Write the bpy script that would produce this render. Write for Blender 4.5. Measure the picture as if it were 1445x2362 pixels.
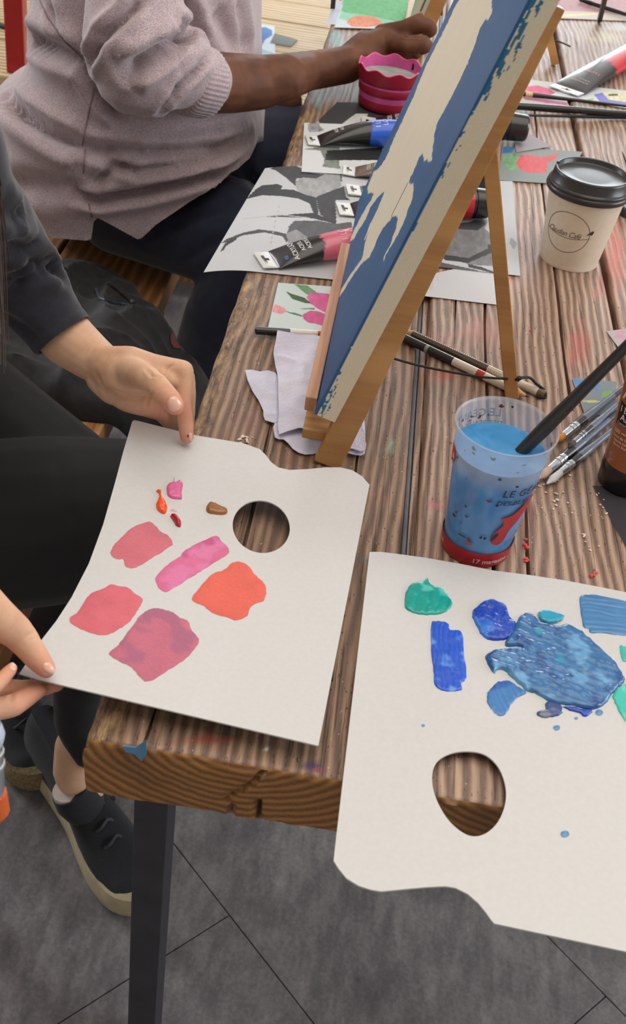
import bpy, bmesh, math, random
import numpy as np
from mathutils import Vector, Matrix
from mathutils.bvhtree import BVHTree
from mathutils.geometry import delaunay_2d_cdt
random.seed(7); np.random.seed(7)
scn = bpy.context.scene
for o in list(bpy.data.objects): bpy.data.objects.remove(o)
COL = scn.collection
# ------------------------------------------------------------------ camera
FPX, CX, CY, CAMZ = 2614.0, 722.5, 1181.0, 1.30
def _frame():
    V1 = np.array([1082-CX, -(-871-CY), -FPX]); V3 = np.array([235-CX, -(4426-CY), -FPX])
    up = -V3/np.linalg.norm(V3); y = V1-up*(V1@up); y /= np.linalg.norm(y)
    return np.array([np.cross(y, up), y, up])
RC = _frame()
cam = bpy.data.cameras.new('camera'); camo = bpy.data.objects.new('camera', cam); COL.objects.link(camo)
cam.sensor_fit = 'VERTICAL'; cam.sensor_height = 36; cam.lens = FPX/2362*36
camo.matrix_world = Matrix([list(RC[0])+[0], list(RC[1])+[0], list(RC[2])+[CAMZ], [0, 0, 0, 1]])
cam.clip_start = .02; cam.clip_end = 60
cam.dof.use_dof = True; cam.dof.focus_distance = .98; cam.dof.aperture_fstop = 16
scn.camera = camo
# ------------------------------------------------------------------ light
w = bpy.data.worlds.new('world'); scn.world = w; w.use_nodes = True
bg = w.node_tree.nodes['Background']; bg.inputs[0].default_value = (.93, .96, 1, 1); bg.inputs[1].default_value = .62
def area(name, loc, target, size, power, color):
    l = bpy.data.lights.new(name, 'AREA'); l.shape = 'RECTANGLE'; l.size, l.size_y = size
    l.energy = power; l.color = color
    o = bpy.data.objects.new(name, l); COL.objects.link(o); o.location = loc
    o.rotation_euler = (Vector(target)-Vector(loc)).to_track_quat('-Z', 'Y').to_euler(); return o
area('window_light', (.6, 6.85, 1.8), (0, 1.2, .7), (3.2, 1.9), 160, (.92, .96, 1))
area('side_window_light', (3.85, 1.2, 1.8), (0, 1.1, .7), (2.4, 1.6), 95, (.95, .97, 1))
area('rear_window_light', (-3.85, 2.9, 1.9), (-.3, 1.5, .7), (2.0, 1.6), 125, (.95, .96, 1))
area('overhead_fill_light', (.3, .9, 2.95), (.2, .9, 0), (2.6, 2.6), 62, (1, .93, .84))  # warm fill added under the ceiling, no fixture stands there
sl = bpy.data.lights.new('sun_patch_light', 'SPOT'); sl.energy = 190; sl.color = (1, .88, .62); sl.spot_size = math.radians(8.5); sl.spot_blend = .12; sl.shadow_soft_size = .02
slo = bpy.data.objects.new('sun_patch_light', sl); COL.objects.link(slo); slo.location = (-.9, 6.4, 2.9)
slo.rotation_euler = (Vector((-.25, 3.35, .45))-slo.location).to_track_quat('-Z', 'Y').to_euler()
vs = scn.view_settings; vs.view_transform = 'Standard'; vs.look = 'None'; vs.gamma = 1; vs.exposure = -.33; vs.use_curve_mapping = False
# ------------------------------------------------------------------ projection helpers (photo pixels <-> world)
C0 = np.array([0, 0, CAMZ])
def ray(px, py): return RC @ np.array([px-CX, -(py-CY), -FPX])
def P(px, py, z=.75):
    d = ray(px, py); return Vector(C0+d*((z-CAMZ)/d[2]))
def PY(px, py, y):
    d = ray(px, py); return Vector(C0+d*(y/d[1]))
def PH(px, py, zf):
    z = .76
    for _ in range(12):
        p = P(px, py, z); z = zf(p.x, p.y)
    return P(px, py, z)
def proj(v):
    q = (np.asarray(v)-C0) @ RC
    return np.stack([CX+FPX*q[..., 0]/-q[..., 2], CY-FPX*q[..., 1]/-q[..., 2]], -1)
def depth(p): return -float((np.array(p)-C0) @ RC[:, 2])
def J(px, py, z=None, y=None, r=10):            # a joint: point + radius given in pixels
    p = P(px, py, z) if z is not None else PY(px, py, y)
    return (p, r*depth(p)/FPX)
def Q(x0, y0, s, pts): return [(x0+a/s, y0+b/s) for a, b in pts]
# ------------------------------------------------------------------ numeric noise
_tab = np.random.RandomState(3).rand(64, 64, 64)
def vn(p, s):
    p = np.asarray(p, float)*s; i = np.floor(p).astype(int); f = p-i; f = f*f*(3-2*f); r = 0
    for a in (0, 1):
        for b in (0, 1):
            for c in (0, 1):
                wgt = (f[..., 0] if a else 1-f[..., 0])*(f[..., 1] if b else 1-f[..., 1])*(f[..., 2] if c else 1-f[..., 2])
                r = r+wgt*_tab[(i[..., 0]+a) % 64, (i[..., 1]+b) % 64, (i[..., 2]+c) % 64]
    return r
def fbm(p, s, n=3): return sum(vn(np.asarray(p)+7.3*k, s*2**k)*.5**k for k in range(n))/sum(.5**k for k in range(n))
def inpoly(X, Y, poly):
    X = np.asarray(X); Y = np.asarray(Y); r = np.zeros(X.shape, bool); n = len(poly)
    for i in range(n):
        x1, y1 = poly[i]; x2, y2 = poly[(i+1) % n]
        if y1 == y2: continue
        r ^= ((y1 > Y) != (y2 > Y)) & (X < (x2-x1)*(Y-y1)/(y2-y1)+x1)
    return r
def pdist(X, Y, poly, closed=True):
    d = np.full(np.shape(X), 1e9); n = len(poly)
    for i in range(n if closed else n-1):
        x1, y1 = poly[i]; x2, y2 = poly[(i+1) % n]; L = (x2-x1)**2+(y2-y1)**2+1e-18
        t = np.clip(((X-x1)*(x2-x1)+(Y-y1)*(y2-y1))/L, 0, 1)
        d = np.minimum(d, np.hypot(X-x1-t*(x2-x1), Y-y1-t*(y2-y1)))
    return d
def smooth_poly(pts, n=4):
    m = len(pts); out = []
    for i in range(m):
        p0, p1, p2, p3 = [np.array(pts[(i+k) % m], float) for k in (-1, 0, 1, 2)]
        for j in range(n):
            t = j/n
            out.append(tuple(.5*((2*p1)+(-p0+p2)*t+(2*p0-5*p1+4*p2-p3)*t*t+(-p0+3*p1-3*p2+p3)*t**3)))
    return out
def spline(pts, n=8):
    out = []; m = len(pts)
    for i in range(m-1):
        p0, p1, p2, p3 = [np.array(pts[min(max(i+k, 0), m-1)], float) for k in (-1, 0, 1, 2)]
        for j in range(n):
            t = j/n
            out.append(Vector(.5*((2*p1)+(-p0+p2)*t+(2*p0-5*p1+4*p2-p3)*t*t+(-p0+3*p1-3*p2+p3)*t**3)))
    out.append(Vector(pts[-1])); return out
# ------------------------------------------------------------------ materials
def lin(c):
    return tuple(((v/255)/12.92 if v/255 <= .04045 else ((v/255+.055)/1.055)**2.4) for v in c[:3])
def rgba(c): return (*lin(c), 1)
class NT:
    def __init__(s, name):
        s.m = bpy.data.materials.new(name); s.m.use_nodes = True; s.t = s.m.node_tree; s.n = s.t.nodes; s.b = s.n['Principled BSDF']
    def add(s, typ, **kw):
        x = s.n.new(typ)
        for k, v in kw.items():
            if k.startswith('i_'):
                kk = k[2:]; kk = int(kk) if kk.isdigit() else kk
                x.inputs[kk].default_value = v
            else: setattr(x, k, v)
        return x
    def l(s, a, b): s.t.links.new(a, b)
    def coord(s, scale=(1, 1, 1), rot=(0, 0, 0)):
        c = s.add('ShaderNodeTexCoord'); m = s.add('ShaderNodeMapping'); m.inputs['Scale'].default_value = scale; m.inputs['Rotation'].default_value = rot
        s.l(c.outputs['Object'], m.inputs['Vector']); return m.outputs['Vector']
    def noise(s, vec, scale, detail=3, rough=.5, dist=0):
        x = s.add('ShaderNodeTexNoise'); x.inputs['Scale'].default_value = scale; x.inputs['Detail'].default_value = detail
        x.inputs['Roughness'].default_value = rough; x.inputs['Distortion'].default_value = dist; s.l(vec, x.inputs['Vector']); return x.outputs['Fac']
    def ramp(s, fac, stops):
        x = s.add('ShaderNodeValToRGB'); e = x.color_ramp.elements
        e[0].position, e[0].color = stops[0][0], rgba(stops[0][1]); e[1].position, e[1].color = stops[-1][0], rgba(stops[-1][1])
        for p, c in stops[1:-1]:
            q = e.new(p); q.color = rgba(c)
        s.l(fac, x.inputs['Fac']); return x.outputs['Color']
    def mix(s, fac, a, b, mode='MIX'):
        x = s.add('ShaderNodeMix', data_type='RGBA', blend_type=mode)
        for k, v in ((0, fac), (6, a), (7, b)):
            if hasattr(v, 'links') or hasattr(v, 'is_linked'): s.l(v, x.inputs[k])
            else: x.inputs[k].default_value = v if k == 0 else (rgba(v) if len(v) == 3 else v)
        return x.outputs[2]
    def math(s, op, a, b=0.0):
        x = s.add('ShaderNodeMath', operation=op)
        for k, v in ((0, a), (1, b)):
            if hasattr(v, 'is_linked'): s.l(v, x.inputs[k])
            else: x.inputs[k].default_value = v
        return x.outputs[0]
    def bump(s, h, strength=.3, dist=.001):
        x = s.add('ShaderNodeBump'); x.inputs['Strength'].default_value = strength; x.inputs['Distance'].default_value = dist
        s.l(h, x.inputs['Height']); s.l(x.outputs['Normal'], s.b.inputs['Normal'])
    def setb(s, **kw):
        for k, v in kw.items(): s.b.inputs[k.replace('_', ' ')].default_value = v
_mc = {}
def M(name, c, rough=.5, metal=0, var=.08, nscale=60, bump=0, bdist=.0005, sheen=0, sss=0, spec=.5, coat=0, vec=(1, 1, 1)):
    if name in _mc: return _mc[name]
    t = NT(name); v = t.coord(vec); n = t.noise(v, nscale, 3)
    lo = tuple(max(0, x*(1-var)) for x in c); hi = tuple(min(255, x*(1+var)) for x in c)
    t.l(t.ramp(n, [(.3, lo), (.7, hi)]), t.b.inputs['Base Color'])
    t.setb(Roughness=rough, Metallic=metal); t.b.inputs['Specular IOR Level'].default_value = spec
    if bump: t.bump(n, bump, bdist)
    if sheen: t.b.inputs['Sheen Weight'].default_value = sheen
    if coat: t.b.inputs['Coat Weight'].default_value = coat; t.b.inputs['Coat Roughness'].default_value = .15
    if sss:
        t.b.inputs['Subsurface Weight'].default_value = sss; t.b.inputs['Subsurface Radius'].default_value = (1, .35, .2); t.b.inputs['Subsurface Scale'].default_value = .006
    _mc[name] = t.m; return t.m
def MV(name, rough=.5, bump=0, nscale=400, var=.05, spec=.5, coat=0, sheen=0, metal=0, bdist=.0005):   # colour from the mesh's colour attribute
    if name in _mc: return _mc[name]
    t = NT(name); a = t.add('ShaderNodeAttribute', attribute_name='Col'); n = t.noise(t.coord(), nscale, 3)
    g = t.ramp(n, [(.3, tuple([255*(1-var)]*3)), (.7, (255, 255, 255))])
    t.l(t.mix(1.0, a.outputs['Color'], g, 'MULTIPLY'), t.b.inputs['Base Color'])
    t.setb(Roughness=rough, Metallic=metal); t.b.inputs['Specular IOR Level'].default_value = spec
    if coat: t.b.inputs['Coat Weight'].default_value = coat
    if sheen: t.b.inputs['Sheen Weight'].default_value = sheen
    if bump: t.bump(n, bump, bdist)
    _mc[name] = t.m; return t.m
# ------------------------------------------------------------------ objects
def tag(o, label=None, cat=None, group=None, kind=None):
    for k, v in (('label', label), ('category', cat), ('group', group), ('kind', kind)):
        if v: o[k] = v
    return o
def empty(name, loc, label, cat, group=None):
    o = bpy.data.objects.new(name, None); COL.objects.link(o); o.location = loc; o.empty_display_size = .02
    return tag(o, label, cat, group)
def link(name, me, mat=None, parent=None, smooth=True):
    o = bpy.data.objects.new(name, me); COL.objects.link(o)
    if mat is not None:
        me.materials.clear()
        for m in (mat if isinstance(mat, (list, tuple)) else [mat]): me.materials.append(m)
    if smooth and len(me.polygons): me.polygons.foreach_set('use_smooth', [True]*len(me.polygons))
    if parent is not None:
        o.parent = parent; o.matrix_parent_inverse = Matrix.Translation(-parent_loc(parent))
    return o
def parent_loc(p):
    v = Vector(p.location)
    # parents here are never rotated; nested parents carry an inverse of their own
    return v if p.parent is None else Vector((0, 0, 0))
def pyd(name, verts, faces, mat, parent=None, smooth=True, cols=None, fix=True):
    me = bpy.data.meshes.new(name); me.from_pydata([tuple(v) for v in verts], [], [tuple(f) for f in faces])
    if fix:
        b = bmesh.new(); b.from_mesh(me); bmesh.ops.recalc_face_normals(b, faces=b.faces); b.to_mesh(me); b.free()
    if cols is not None: setcol(me, cols)
    me.update(); o = link(name, me, mat, parent, smooth)
    if smooth: me.set_sharp_from_angle(angle=.9)
    return o
def setcol(me, cols):
    a = me.color_attributes.new('Col', 'FLOAT_COLOR', 'POINT'); c = np.ones((len(me.vertices), 4)); cols = np.asarray(cols)
    c[:, :3] = cols[:len(c), :3]; a.data.foreach_set('color', c.ravel())
def lincol(c):
    c = np.asarray(c, float)/255; return np.where(c <= .04045, c/12.92, ((c+.055)/1.055)**2.4)
def bevel_bm(b, w, seg=2):
    if w: bmesh.ops.bevel(b, geom=b.edges[:]+b.verts[:], offset=w, segments=seg, affect='EDGES', profile=.6)
def box(name, lo, hi, mat, parent=None, bev=.001, smooth=False, rot=None):
    b = bmesh.new(); bmesh.ops.create_cube(b, size=1); lo = Vector(lo); hi = Vector(hi); c = (lo+hi)/2; s = hi-lo
    for v in b.verts: v.co = Vector((v.co.x*s.x, v.co.y*s.y, v.co.z*s.z))
    bevel_bm(b, bev)
    for v in b.verts: v.co = (rot @ v.co if rot else v.co)+c
    me = bpy.data.meshes.new(name); b.to_mesh(me); b.free(); return link(name, me, mat, parent, smooth)
def bar(name, p0, p1, w, h, mat, parent=None, bev=.0008, side=Vector((0, 1, 0)), ext=0):   # rectangular bar, w across 'side'
    p0 = Vector(p0); p1 = Vector(p1); d = (p1-p0); L = d.length; d.normalize(); s = (side-d*side.dot(d)).normalized(); u = d.cross(s)
    b = bmesh.new(); bmesh.ops.create_cube(b, size=1)
    for v in b.verts: v.co = Vector((v.co.x*w, v.co.y*h, v.co.z*(L+ext)))
    bevel_bm(b, bev); c = (p0+p1)/2
    for v in b.verts: v.co = c+s*v.co.x+u*v.co.y+d*v.co.z
    bmesh.ops.recalc_face_normals(b, faces=b.faces)
    me = bpy.data.meshes.new(name); b.to_mesh(me); b.free(); return link(name, me, mat, parent, False)
def frames(pts):
    pts = [Vector(p) for p in pts]; T = [(pts[min(i+1, len(pts)-1)]-pts[max(i-1, 0)]).normalized() for i in range(len(pts))]
    u = T[0].orthogonal().normalized(); out = []
    for t in T:
        u = (u-t*u.dot(t)).normalized(); out.append((u, t.cross(u)))
    return pts, out
def tube_geo(pts, radii, n=12, caps=True, sq=1.0):
    pts, fr = frames(pts)
    if not hasattr(radii, '__len__'): radii = [radii]*len(pts)
    V = []; F = []
    for p, (u, v), r in zip(pts, fr, radii):
        for k in range(n):
            a = 2*math.pi*k/n; V.append(p+u*math.cos(a)*r+v*math.sin(a)*r*sq)
    for i in range(len(pts)-1):
        for k in range(n): F.append((i*n+k, i*n+(k+1) % n, (i+1)*n+(k+1) % n, (i+1)*n+k))
    if caps: F.append(tuple(range(n))[::-1]); F.append(tuple(range((len(pts)-1)*n, len(pts)*n)))
    return V, F
def tube(name, pts, radii, mat, parent=None, n=12, smooth=True, sq=1.0):
    V, F = tube_geo(pts, radii, n, sq=sq); return pyd(name, V, F, mat, parent, smooth)
def lathe(name, prof, c, mat, parent=None, n=64, closed=False, wav=None, cols=None, axis=None):
    V = []; F = []; m = len(prof)
    for i, (r, z) in enumerate(prof):
        for k in range(n):
            a = 2*math.pi*k/n; zz = z+(wav(a, i) if wav else 0); q = Vector((r*math.cos(a), r*math.sin(a), zz))
            if axis: q = axis @ q
            V.append(Vector(c)+q)
    for i in range(m-1 if not closed else m):
        for k in range(n): F.append((i*n+k, i*n+(k+1) % n, ((i+1) % m)*n+(k+1) % n, ((i+1) % m)*n+k))
    return pyd(name, V, F, mat, parent, True, cols)
def join_geo(parts):
    V = []; F = []
    for v, f in parts:
        o = len(V); V += list(v); F += [tuple(i+o for i in q) for q in f]
    return V, F
_ico = None
def ico_geo(c, r):
    global _ico
    if _ico is None:
        b = bmesh.new(); bmesh.ops.create_icosphere(b, subdivisions=2, radius=1); b.verts.index_update()
        _ico = ([v.co.copy() for v in b.verts], [tuple(v.index for v in f.verts) for f in b.faces]); b.free()
    return [Vector(c)+Vector((v.x*r[0], v.y*r[1], v.z*r[2])) if hasattr(r, '__len__') else Vector(c)+v*r for v in _ico[0]], _ico[1]
def remesh(V, F, voxel, smooth=6, fac=.5):
    me = bpy.data.meshes.new('tmp'); me.from_pydata([tuple(v) for v in V], [], F)
    b = bmesh.new(); b.from_mesh(me); bmesh.ops.recalc_face_normals(b, faces=b.faces); b.to_mesh(me); b.free()
    o = bpy.data.objects.new('tmp', me); COL.objects.link(o)
    m = o.modifiers.new('r', 'REMESH'); m.mode = 'VOXEL'; m.voxel_size = voxel; m.use_smooth_shade = True
    if smooth:
        s = o.modifiers.new('s', 'SMOOTH'); s.factor = fac; s.iterations = smooth
    bpy.context.view_layer.update(); dg = bpy.context.evaluated_depsgraph_get()
    out = bpy.data.meshes.new_from_object(o.evaluated_get(dg)); bpy.data.objects.remove(o); bpy.data.meshes.remove(me); return out
def chain_geo(js, n=16):              # tapered, round-ended segments through joints [(p, r), ...]
    parts = []
    for (p, r) in js: parts.append(ico_geo(p, r))
    for (p, r), (q, s) in zip(js, js[1:]):
        if (q-p).length > 1e-4: parts.append(tube_geo([p, q], [r, s], n))
    return parts
def blob(name, chains, voxel, mat, parent=None, smooth=6, extra=(), fac=.5):
    parts = []
    for c in chains: parts += chain_geo(c)
    parts += list(extra); V, F = join_geo(parts); me = remesh(V, F, voxel, smooth, fac); return link(name, me, mat, parent)
def co_of(me):
    a = np.empty(len(me.vertices)*3); me.vertices.foreach_get('co', a); return a.reshape(-1, 3)
def no_of(me):
    a = np.empty(len(me.vertices)*3); me.vertex_normals.foreach_get('vector', a); return a.reshape(-1, 3)
def set_co(me, a): me.vertices.foreach_set('co', np.asarray(a).ravel()); me.update()
def fold(o, lines, step=10, gain=1.0):      # lines: (pixel polyline, half width m, depth m): creases pressed into the real surface
    me = o.data; bpy.context.view_layer.update(); co = co_of(me); no = no_of(me)
    bv = BVHTree.FromPolygons([tuple(v) for v in co], [tuple(p.vertices) for p in me.polygons]); D = np.zeros(len(co))
    for pl, wd, dp in lines:
        pts = []
        for (x1, y1), (x2, y2) in zip(pl, pl[1:]):
            n = max(1, int(math.hypot(x2-x1, y2-y1)/step))
            for k in range(n+1):
                d = ray(x1+(x2-x1)*k/n, y1+(y2-y1)*k/n); h = bv.ray_cast(Vector(C0), Vector(d).normalized())
                if h[0] is not None: pts.append(np.array(h[0]))
        if not pts: continue
        pts = np.array(pts); n = len(pts); dmin = np.full(len(co), 1e9); tt = np.zeros(len(co))
        for k, q in enumerate(pts):
            d = np.linalg.norm(co-q, axis=1); m = d < dmin; dmin[m] = d[m]; tt[m] = k/max(1, n-1)
        taper = np.clip(np.minimum(tt, 1-tt)*6+.25, 0, 1)
        dp = dp*gain; D += -dp*np.exp(-(dmin/wd)**2)*taper+.45*dp*np.exp(-((dmin-1.9*wd)/(1.1*wd))**2)*taper
    set_co(me, co+no*D[:, None])
def inset(me, amp, s, seed=0, n=3):
    co = co_of(me); no = no_of(me); set_co(me, co+no*((fbm(co+seed, s, n)-.5)*2*amp)[:, None])
def text(name, s, size, fn, mat, parent=None, shear=0, bold=0, spacing=1.0, align='LEFT'):
    c = bpy.data.curves.new('t', 'FONT'); c.body = s; c.size = size; c.shear = shear; c.offset = bold; c.space_character = spacing; c.align_x = align; c.resolution_u = 3
    o = bpy.data.objects.new('t', c); COL.objects.link(o); bpy.context.view_layer.update()
    me = bpy.data.meshes.new_from_object(o.evaluated_get(bpy.context.evaluated_depsgraph_get())); bpy.data.objects.remove(o)
    b = bmesh.new(); b.from_mesh(me)
    long_ = [e for e in b.edges if e.calc_length() > size*.35]
    if long_: bmesh.ops.subdivide_edges(b, edges=long_, cuts=1)
    bmesh.ops.triangulate(b, faces=b.faces)
    for v in b.verts: v.co = fn(v.co.x, v.co.y)
    b.to_mesh(me); b.free(); return link(name, me, mat, parent, False)
def cdt(outline, holes=(), step=None, extra=(), keep=None):
    pts = [Vector(p) for p in outline]; n = len(pts); E = [(i, (i+1) % n) for i in range(n)]
    for h in holes:
        o = len(pts); pts += [Vector(p) for p in h]; E += [(o+i, o+(i+1) % len(h)) for i in range(len(h))]
    if step:
        a = np.array([tuple(p) for p in pts[:n]]); x0, y0 = a.min(0); x1, y1 = a.max(0)
        gx, gy = np.meshgrid(np.arange(x0+step/2, x1, step), np.arange(y0+step/2, y1, step)); gx = gx.ravel(); gy = gy.ravel()
        ok = inpoly(gx, gy, [tuple(p) for p in outline]) & (pdist(gx, gy, [tuple(p) for p in outline]) > step*.45)
        for h in holes: ok &= ~inpoly(gx, gy, [tuple(p) for p in h]) & (pdist(gx, gy, [tuple(p) for p in h]) > step*.45)
        pts += [Vector((x, y)) for x, y in zip(gx[ok], gy[ok])]
    r = delaunay_2d_cdt(pts, E, [], 0, 1e-7); V = r[0]; F = []
    T = np.array([[sum(V[i].x for i in f)/len(f), sum(V[i].y for i in f)/len(f)] for f in r[2]])
    ok = inpoly(T[:, 0], T[:, 1], [tuple(p) for p in outline])
    for h in holes: ok &= ~inpoly(T[:, 0], T[:, 1], [tuple(p) for p in h])
    return V, [f for f, k in zip(r[2], ok) if k]
def slab(name, V, F, zf, th, mat, parent=None, colf=None, smooth=True):     # sheet of real thickness from a flat triangulation
    n = len(V); top = [Vector((v[0], v[1], zf(v[0], v[1]))) for v in V]; bot = [p-Vector((0, 0, th)) for p in top]; cnt = {}
    for f in F:
        for a, b in zip(f, f[1:]+f[:1]): cnt[(a, b)] = 1
    S = [(a, b, b+n, a+n) for (a, b) in cnt if (b, a) not in cnt]
    FF = [tuple(f) for f in F]+[tuple(i+n for i in reversed(f)) for f in F]+S
    VV = top+bot; cols = colf(np.array([tuple(v) for v in VV])) if colf else None
    o = pyd(name, VV, FF, mat, parent, False, cols)
    if smooth:
        o.data.polygons.foreach_set('use_smooth', [True]*len(o.data.polygons)); o.data.set_sharp_from_angle(angle=.9)
    return o
# ------------------------------------------------------------------ room shell
m_wall = M('wall_plaster', (222, 218, 210), .9, 0, .02, 8)
def wbox(n, lo, hi, m=m_wall): return tag(box(n, lo, hi, m, None, 0), None, None, None, 'structure')
wbox('wall_left', (-4.1, -2.6, -.06), (-4, 7.1, 3.0)); wbox('wall_right', (4, -2.6, -.06), (4.1, 7.1, 3.0)); wbox('wall_back', (-4, -2.6, -.06), (4, -2.5, 3.0)); wbox('wall_front', (-4, 7, -.06), (4, 7.1, 3.0)); wbox('ceiling', (-4.1, -2.6, 3.0), (4.1, 7.1, 3.1))
m_frame = M('window_frame', (236, 236, 232), .5)
wg = NT('window_daylight'); wg.b.inputs['Base Color'].default_value = (.6, .7, .8, 1); wg.setb(Roughness=.1); wg.b.inputs['Emission Color'].default_value = (.8, .9, 1, 1); wg.b.inputs['Emission Strength'].default_value = 1.2
for n, c, ax, wd, ht in ((1, (.6, 6.99, 1.75), 'y', 3.2, 1.9), (2, (3.99, 1.2, 1.75), 'x', 2.4, 1.6), (3, (-3.99, 2.9, 1.75), 'x', 2.0, 1.6)):
    c = Vector(c); w_ = empty('window_%d' % n, c, None, None); w_['kind'] = 'structure'; sg = -1 if n != 3 else 1
    def wb(nm, a0, a1, z0, z1, t0, t1, m):
        if ax == 'y': return box(nm, (c.x+a0, min(c.y+sg*t0, c.y+sg*t1), c.z+z0), (c.x+a1, max(c.y+sg*t0, c.y+sg*t1), c.z+z1), m, w_, 0)
        return box(nm, (min(c.x+sg*t0, c.x+sg*t1), c.y+a0, c.z+z0), (max(c.x+sg*t0, c.x+sg*t1), c.y+a1, c.z+z1), m, w_, 0)
    wb('window_pane', -wd/2, wd/2, -ht/2, ht/2, 0, .01, wg.m)
    for a in (-wd/2, 0, wd/2): wb('window_frame', a-.035, a+.035, -ht/2, ht/2, .01, .06, m_frame)
    for z in (-ht/2, ht/2): wb('window_frame', -wd/2, wd/2, z-.035, z+.035, .01, .06, m_frame)
# ------------------------------------------------------------------ wood materials
def wood(name, base, dark, light, period=.009, rel=.5, rough=.55, axis='Y', gold=None, rings=None, stain=False, bstr=.5, pit=True, fine=1.0, wob=.04):
    t = NT(name); c = t.add('ShaderNodeTexCoord'); sp = t.add('ShaderNodeSeparateXYZ'); t.l(c.outputs['Object'], sp.inputs[0])
    a, b_ = (sp.outputs[0], sp.outputs[1]) if axis == 'Y' else (sp.outputs[1], sp.outputs[0])
    def vec(sa, sb):
        x = t.add('ShaderNodeCombineXYZ'); t.l(t.math('MULTIPLY', a, sa), x.inputs[0]); t.l(t.math('MULTIPLY', b_, sb), x.inputs[1]); t.l(t.math('MULTIPLY', sp.outputs[2], sa*.7), x.inputs[2]); return x.outputs[0]
    n1 = t.noise(vec(9, 2.6), 1, 3, .55); n2 = t.noise(vec(60, 9), 1, 3)
    u = t.math('ADD', t.math('ADD', a, t.math('MULTIPLY', n1, wob)), t.math('MULTIPLY', n2, .004))
    s = t.math('SINE', t.math('MULTIPLY', u, 2*math.pi/period)); s = t.math('ADD', t.math('MULTIPLY', s, .5), .5); s = t.math('POWER', s, 1.5)
    patch = t.noise(vec(11, 5), 1, 4, .6); fib = t.noise(vec(520*fine, 16*fine), 1, 3, .6)
    fib2 = t.noise(vec(150*fine, 5*fine), 1, 3, .6); h = t.math('ADD', t.math('ADD', t.math('MULTIPLY', s, rel), t.math('MULTIPLY', fib, .38)), t.math('MULTIPLY', fib2, .30))
    crk = t.ramp_f(t.noise(vec(330*fine, 5*fine), 1, 4, .7), .585, .66)
    colr = t.ramp(h, [(.30, dark), (.50, base), (.78, light)])
    colr = t.mix(t.math('MULTIPLY', t.ramp_f(patch, .45, .72), .38), colr, tuple(x*.62 for x in dark[:3]) if False else dark, 'MIX')
    if pit and stain: colr = t.mix(t.math('MULTIPLY', crk, .45), colr, (58, 43, 36)); h = t.math('SUBTRACT', h, t.math('MULTIPLY', crk, .5))
    if gold:
        gf = t.ramp_f(t.math('ADD', sp.outputs[0], t.math('MULTIPLY', n2, .05)), gold[1], gold[2])
        gl = t.noise(vec(190, 36), 1, 5, .72)
        colr = t.mix(gf, colr, t.ramp(gl, [(.38, (48, 36, 30)), (.5, gold[0]), (.68, gold[3])]))
    if pit:
        sp1 = t.noise(vec(700, 180), 1, 2); colr = t.mix(t.math('MULTIPLY', t.ramp_f(sp1, .66, .72), .8), colr, (38, 28, 24))
        sp2 = t.noise(vec(330, 200), 1, 2); colr = t.mix(t.math('MULTIPLY', t.ramp_f(sp2, .715, .75), .6), colr, (205, 190, 175))
    if stain:
        at = t.add('ShaderNodeAttribute', attribute_name='Col'); am = t.add('ShaderNodeAttribute', attribute_name='Amt')
        brk = t.noise(vec(420, 60), 1, 4, .75); f = t.math('MULTIPLY', t.math('MULTIPLY', am.outputs['Fac'], .72), t.ramp_f(t.math('ADD', brk, t.math('MULTIPLY', am.outputs['Fac'], .35)), .45, .66))
        colr = t.mix(f, colr, at.outputs['Color'])
    if rings:
        dx = t.math('SUBTRACT', sp.outputs[0], rings[0]); dz = t.math('MULTIPLY', t.math('SUBTRACT', sp.outputs[2], rings[1]), 1.35)
        rr = t.math('SQRT', t.math('ADD', t.math('MULTIPLY', dx, dx), t.math('MULTIPLY', dz, dz)))
        rn = t.noise(c.outputs['Object'], 28, 2); rr = t.math('ADD', rr, t.math('MULTIPLY', rn, .008))
        rs = t.math('ADD', t.math('MULTIPLY', t.math('SINE', t.math('MULTIPLY', rr, 2*math.pi/.0078)), .5), .5)
        rf = t.noise(c.outputs['Object'], 700, 2); rb = t.noise(c.outputs['Object'], 12, 2)
        rc = t.ramp(t.math('ADD', t.math('MULTIPLY', rs, .6), t.math('MULTIPLY', rf, .5)), [(.05, (92, 58, 30)), (.45, (136, 92, 50)), (.95, (166, 118, 68))])
        rc = t.mix(t.math('MULTIPLY', t.ramp_f(rb, .5, .7), .5), rc, (70, 42, 22))
        g = t.add('ShaderNodeNewGeometry'); gs = t.add('ShaderNodeSeparateXYZ'); t.l(g.outputs['Normal'], gs.inputs[0])
        ff = t.ramp_f(t.math('MULTIPLY', gs.outputs[1], -1), .45, .75); colr = t.mix(ff, colr, rc)
        h = t.math('ADD', t.math('MULTIPLY', h, t.math('SUBTRACT', 1.0, ff)), t.math('MULTIPLY', t.math('MULTIPLY', rs, .5), ff))
    t.l(colr, t.b.inputs['Base Color']); t.setb(Roughness=rough); t.b.inputs['Specular IOR Level'].default_value = .4
    t.bump(h, bstr, .0012); return t.m
def _rf(s, f, a, b):
    x = s.add('ShaderNodeMapRange'); x.interpolation_type = 'SMOOTHSTEP'; x.inputs[1].default_value = a; x.inputs[2].default_value = b; s.l(f, x.inputs[0]); return x.outputs[0]
NT.ramp_f = _rf
wood_table = wood('weathered_pine', (142, 112, 92), (98, 77, 65), (174, 143, 118), .0085, .34, .5, 'Y', ((128, 98, 68), -.062, -.105, (196, 164, 116)), (-.03, .772), True, .75)
wood_table2 = wood('weathered_pine_plain', (156, 127, 109), (110, 87, 75), (190, 160, 140), .0085, .40, .5, 'Y', None, (.17, .80), True, .8)
wood_bench = wood('oiled_bench_pine', (176, 122, 76), (140, 92, 54), (202, 150, 100), .017, .3, .42, 'Y', bstr=.25)
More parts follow.
